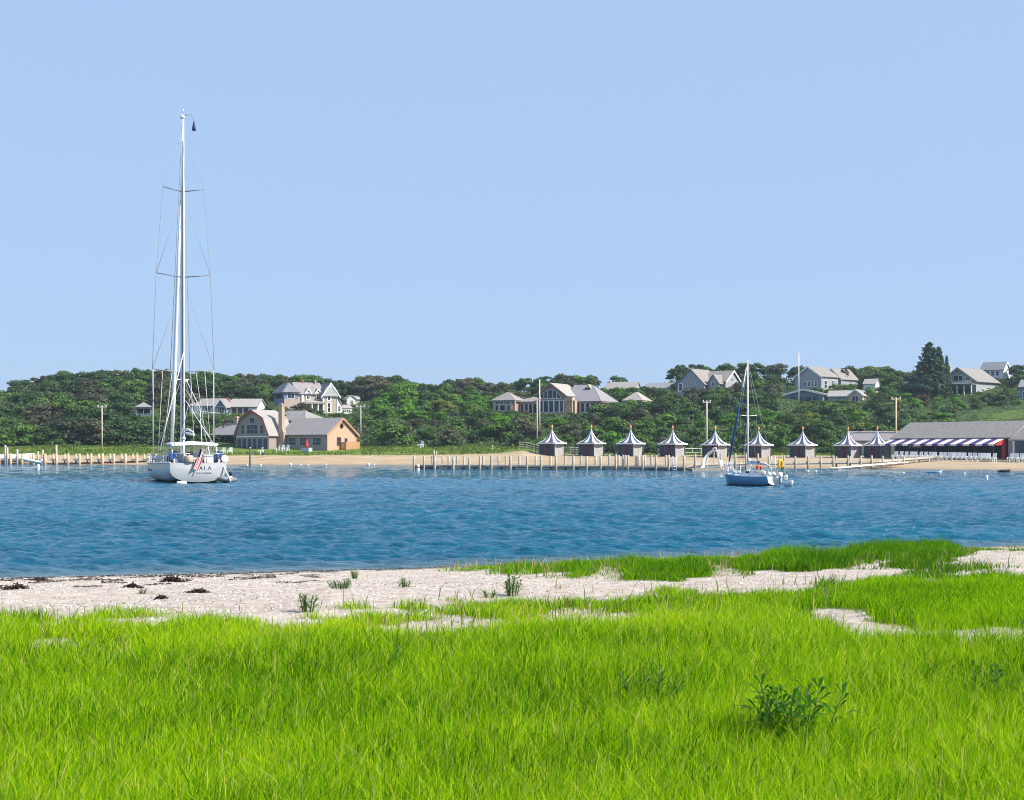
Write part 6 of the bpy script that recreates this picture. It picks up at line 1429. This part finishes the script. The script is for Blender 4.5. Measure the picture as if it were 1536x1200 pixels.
# wrack of dark weed along the tide lines, and shells and pebbles
def strewn(name, n, fx, size, m, label, cat, flat=.25):
    x, y = fx(n); z = zn(x, y); k = len(x); C = np.stack([x, y, z+.012], 1); v, f = leaf_cards(rng, C, np.tile([0, 0, 1.6], (k, 1)), size, .5); v[:, 2] = np.maximum(v[:, 2], np.repeat(z, 4)-.004); return tag(npmesh(name, v, [f], m), label, cat, kind='stuff')
def tide(n):
    line = rng.integers(0, 7, n); m_ = np.array([30.9, 30.2, 29.3, 28.3, 27.0, 26.0, 24.6])[line]; px = rng.uniform(-250, 760, n); yy_ = m_/31.4*np.interp(px, NS[:, 0], NS[:, 1])+(fbm(px*.012, line*3.7, 81, 3)-.47)*2.4+rng.normal(0, .10, n); x = (px-CX)/F*yy_
    ok = (vnoise(px*.03+line*9, line*5., 82) > np.where(line == 0, .2, .52)) & (rng.uniform(0, 1, n) < np.interp(px, [-250, 420, 640, 760], [1, .9, .45, .2])) & ((line < 2) | (px < 480)); return x[ok], yy_[ok]
mk('sea_weed', (.045, .030, .024), .8, .2, var=.4, scale=3)
strewn('tide_wrack', 15000, tide, .032, M['sea_weed'], 'dark dried weed in broken lines along the waterline', 'seaweed')
def pebs(n):
    x, y, z = near_points(n, 15, 33); px, py = proj(x, y, z); ok = grass_density(px, py, x, y) < .5; return x[ok], y[ok]
strewn('beach_litter', 30000, pebs, .022, mat('shell_grit', (.20, .17, .15), .8, .2, col2=(.95, .92, .88), scale=40), 'broken shells and grey grit scattered over the pale sand', 'shells')
def weed_heap(px, py, L, hh, label):
    c = nhit(px, py); r = empty('weed_heap', c, rng.uniform(-.3, .3), label, 'seaweed'); k = 420; u = rng.normal(0, .33, (k, 3))*np.array([L, L*.35, hh]); u[:, 2] = np.abs(u[:, 2])*np.exp(-(u[:, 0]/L)**2*3); v, f = leaf_cards(rng, u, np.tile([0, -.3, 1.], (k, 1)), .045, .4)
    npmesh('weed', v, [f], M['sea_weed'], r); MB().tube([(-L*.6, 0, .02), (0, .03, hh*.35), (L*.7, -.02, .02)], [.012, .02, .008], 6).build('stick', M['bark'], r)
for a in ((258, 873, .28, .14, 'dark heap of dried weed with a stick near the waterline'), (198, 882, .2, .08, 'small dark weed heap just left of a green seedling'), (25, 884, .3, .09, 'dark weed heap at the edge of the picture on the sand'), (60, 871, .35, .06, 'long low weed heap close to the water at the picture edge'), (243, 899, .1, .05, 'tiny weed scrap on the open sand before the grass'), (300, 889, .22, .05, 'flat weed scrap below the heap with the stick')): weed_heap(*a)
# broad leaved beach plants
PL = foliage('plant_leaf', (.03, .115, .006), (.10, .26, .012), .4, 3, .2); PL.node_tree.nodes['Principled BSDF'].inputs['Specular IOR Level'].default_value = .06
def leafy(px, py, h, wd, ns, label, nl=16, ll=.15, name='beach_plant'):
    c = nhit(px, py); c.z -= .02; r = empty(name, c, 0, label, 'plant'); rg = random.Random(px); st = MB(); lf = MB()
    for i in range(ns):
        a = rg.uniform(0, 6.28); rr = wd*math.sqrt(rg.random()); b_ = Vector((rr*math.cos(a)*.6, rr*math.sin(a)*.6, 0)); t_ = Vector((rr*math.cos(a)*1.15, rr*math.sin(a)*1.15, h*rg.uniform(.6, 1.05)))
        st.tube([b_, b_.lerp(t_, .5)+Vector((0, 0, .02)), t_], [.008, .006, .003], 5)
        for j in range(nl):
            f_ = .2+.8*j/nl; p = b_.lerp(t_, f_); an = j*2.4+rg.uniform(-.3, .3); L_ = ll*rg.uniform(.7, 1.15)*(1.1-.35*f_); up = .25+.75*f_*f_
            d = Vector((math.cos(an), math.sin(an), up)).normalized(); sd = d.cross(Vector((0, 0, 1))).normalized()*L_*.085; mid = p+d*L_*.5+Vector((0, 0, L_*.06)); e = p+d*L_-Vector((0, 0, L_*.22))
            lf.add([p, mid-sd, e, mid+sd], [(0, 1, 2, 3)])
    st.build('stem', FOL['mid'], r); lf.build('leaves', PL, r)
leafy(511, 884, .17, .19, 16, 'low round green beach plant on the pale sand, wider half of a pair', 18, .1); leafy(533, 868, .22, .09, 9, 'upright green beach plant just behind the wider round one', 16, .1)
leafy(607, 881, .17, .11, 9, 'small star shaped beach plant alone on the sand beside the pair', 10, .11); leafy(766, 894, .30, .16, 13, 'bushy dark green beach plant standing on the sand before the grass edge', 18, .12); leafy(734, 896, .12, .12, 6, 'low sprawling plant just left of the bushy dark one', 10, .1)
leafy(462, 918, .24, .16, 10, 'leafy plant at the front edge of the sand among grass tips', 14, .13); leafy(214, 891, .09, .07, 7, 'tiny green seedling on the sand beside a weed heap', 10, .07)
leafy(1195, 1122, .36, .27, 13, 'large dark milkweed like plant rising out of the near grass', 13, .22); leafy(975, 1072, .32, .2, 7, 'dark leafy plant half sunk in the grass left of the large one', 14, .15); leafy(1480, 1062, .28, .22, 6, 'dark leafy plant low in the grass near the picture edge', 12, .14); leafy(610, 1012, .26, .12, 4, 'thin dark leafy stems in the middle of the grass', 12, .12); leafy(1245, 880, .18, .25, 8, 'low dark plants where the sand meets grass on the seaward side', 12, .12)

# ------------------------------------------------------------------ thin summer haze over the harbour
hz = MB().box(-1900, 1900, -60, 2300, -80, 70).build('haze', bpy.data.materials.new('haze')); tag(hz, 'thin bluish summer haze over the harbour', 'haze', kind='stuff')
m = hz.data.materials[0]; m.use_nodes = True; m.node_tree.nodes.clear(); ov = nd(m.node_tree, 'ShaderNodeOutputMaterial'); pv = nd(m.node_tree, 'ShaderNodeVolumePrincipled')
pv.inputs['Density'].default_value = .00017; pv.inputs['Color'].default_value = (.72, .84, .98, 1); pv.inputs['Anisotropy'].default_value = .2; m.node_tree.links.new(pv.outputs[0], ov.inputs['Volume'])
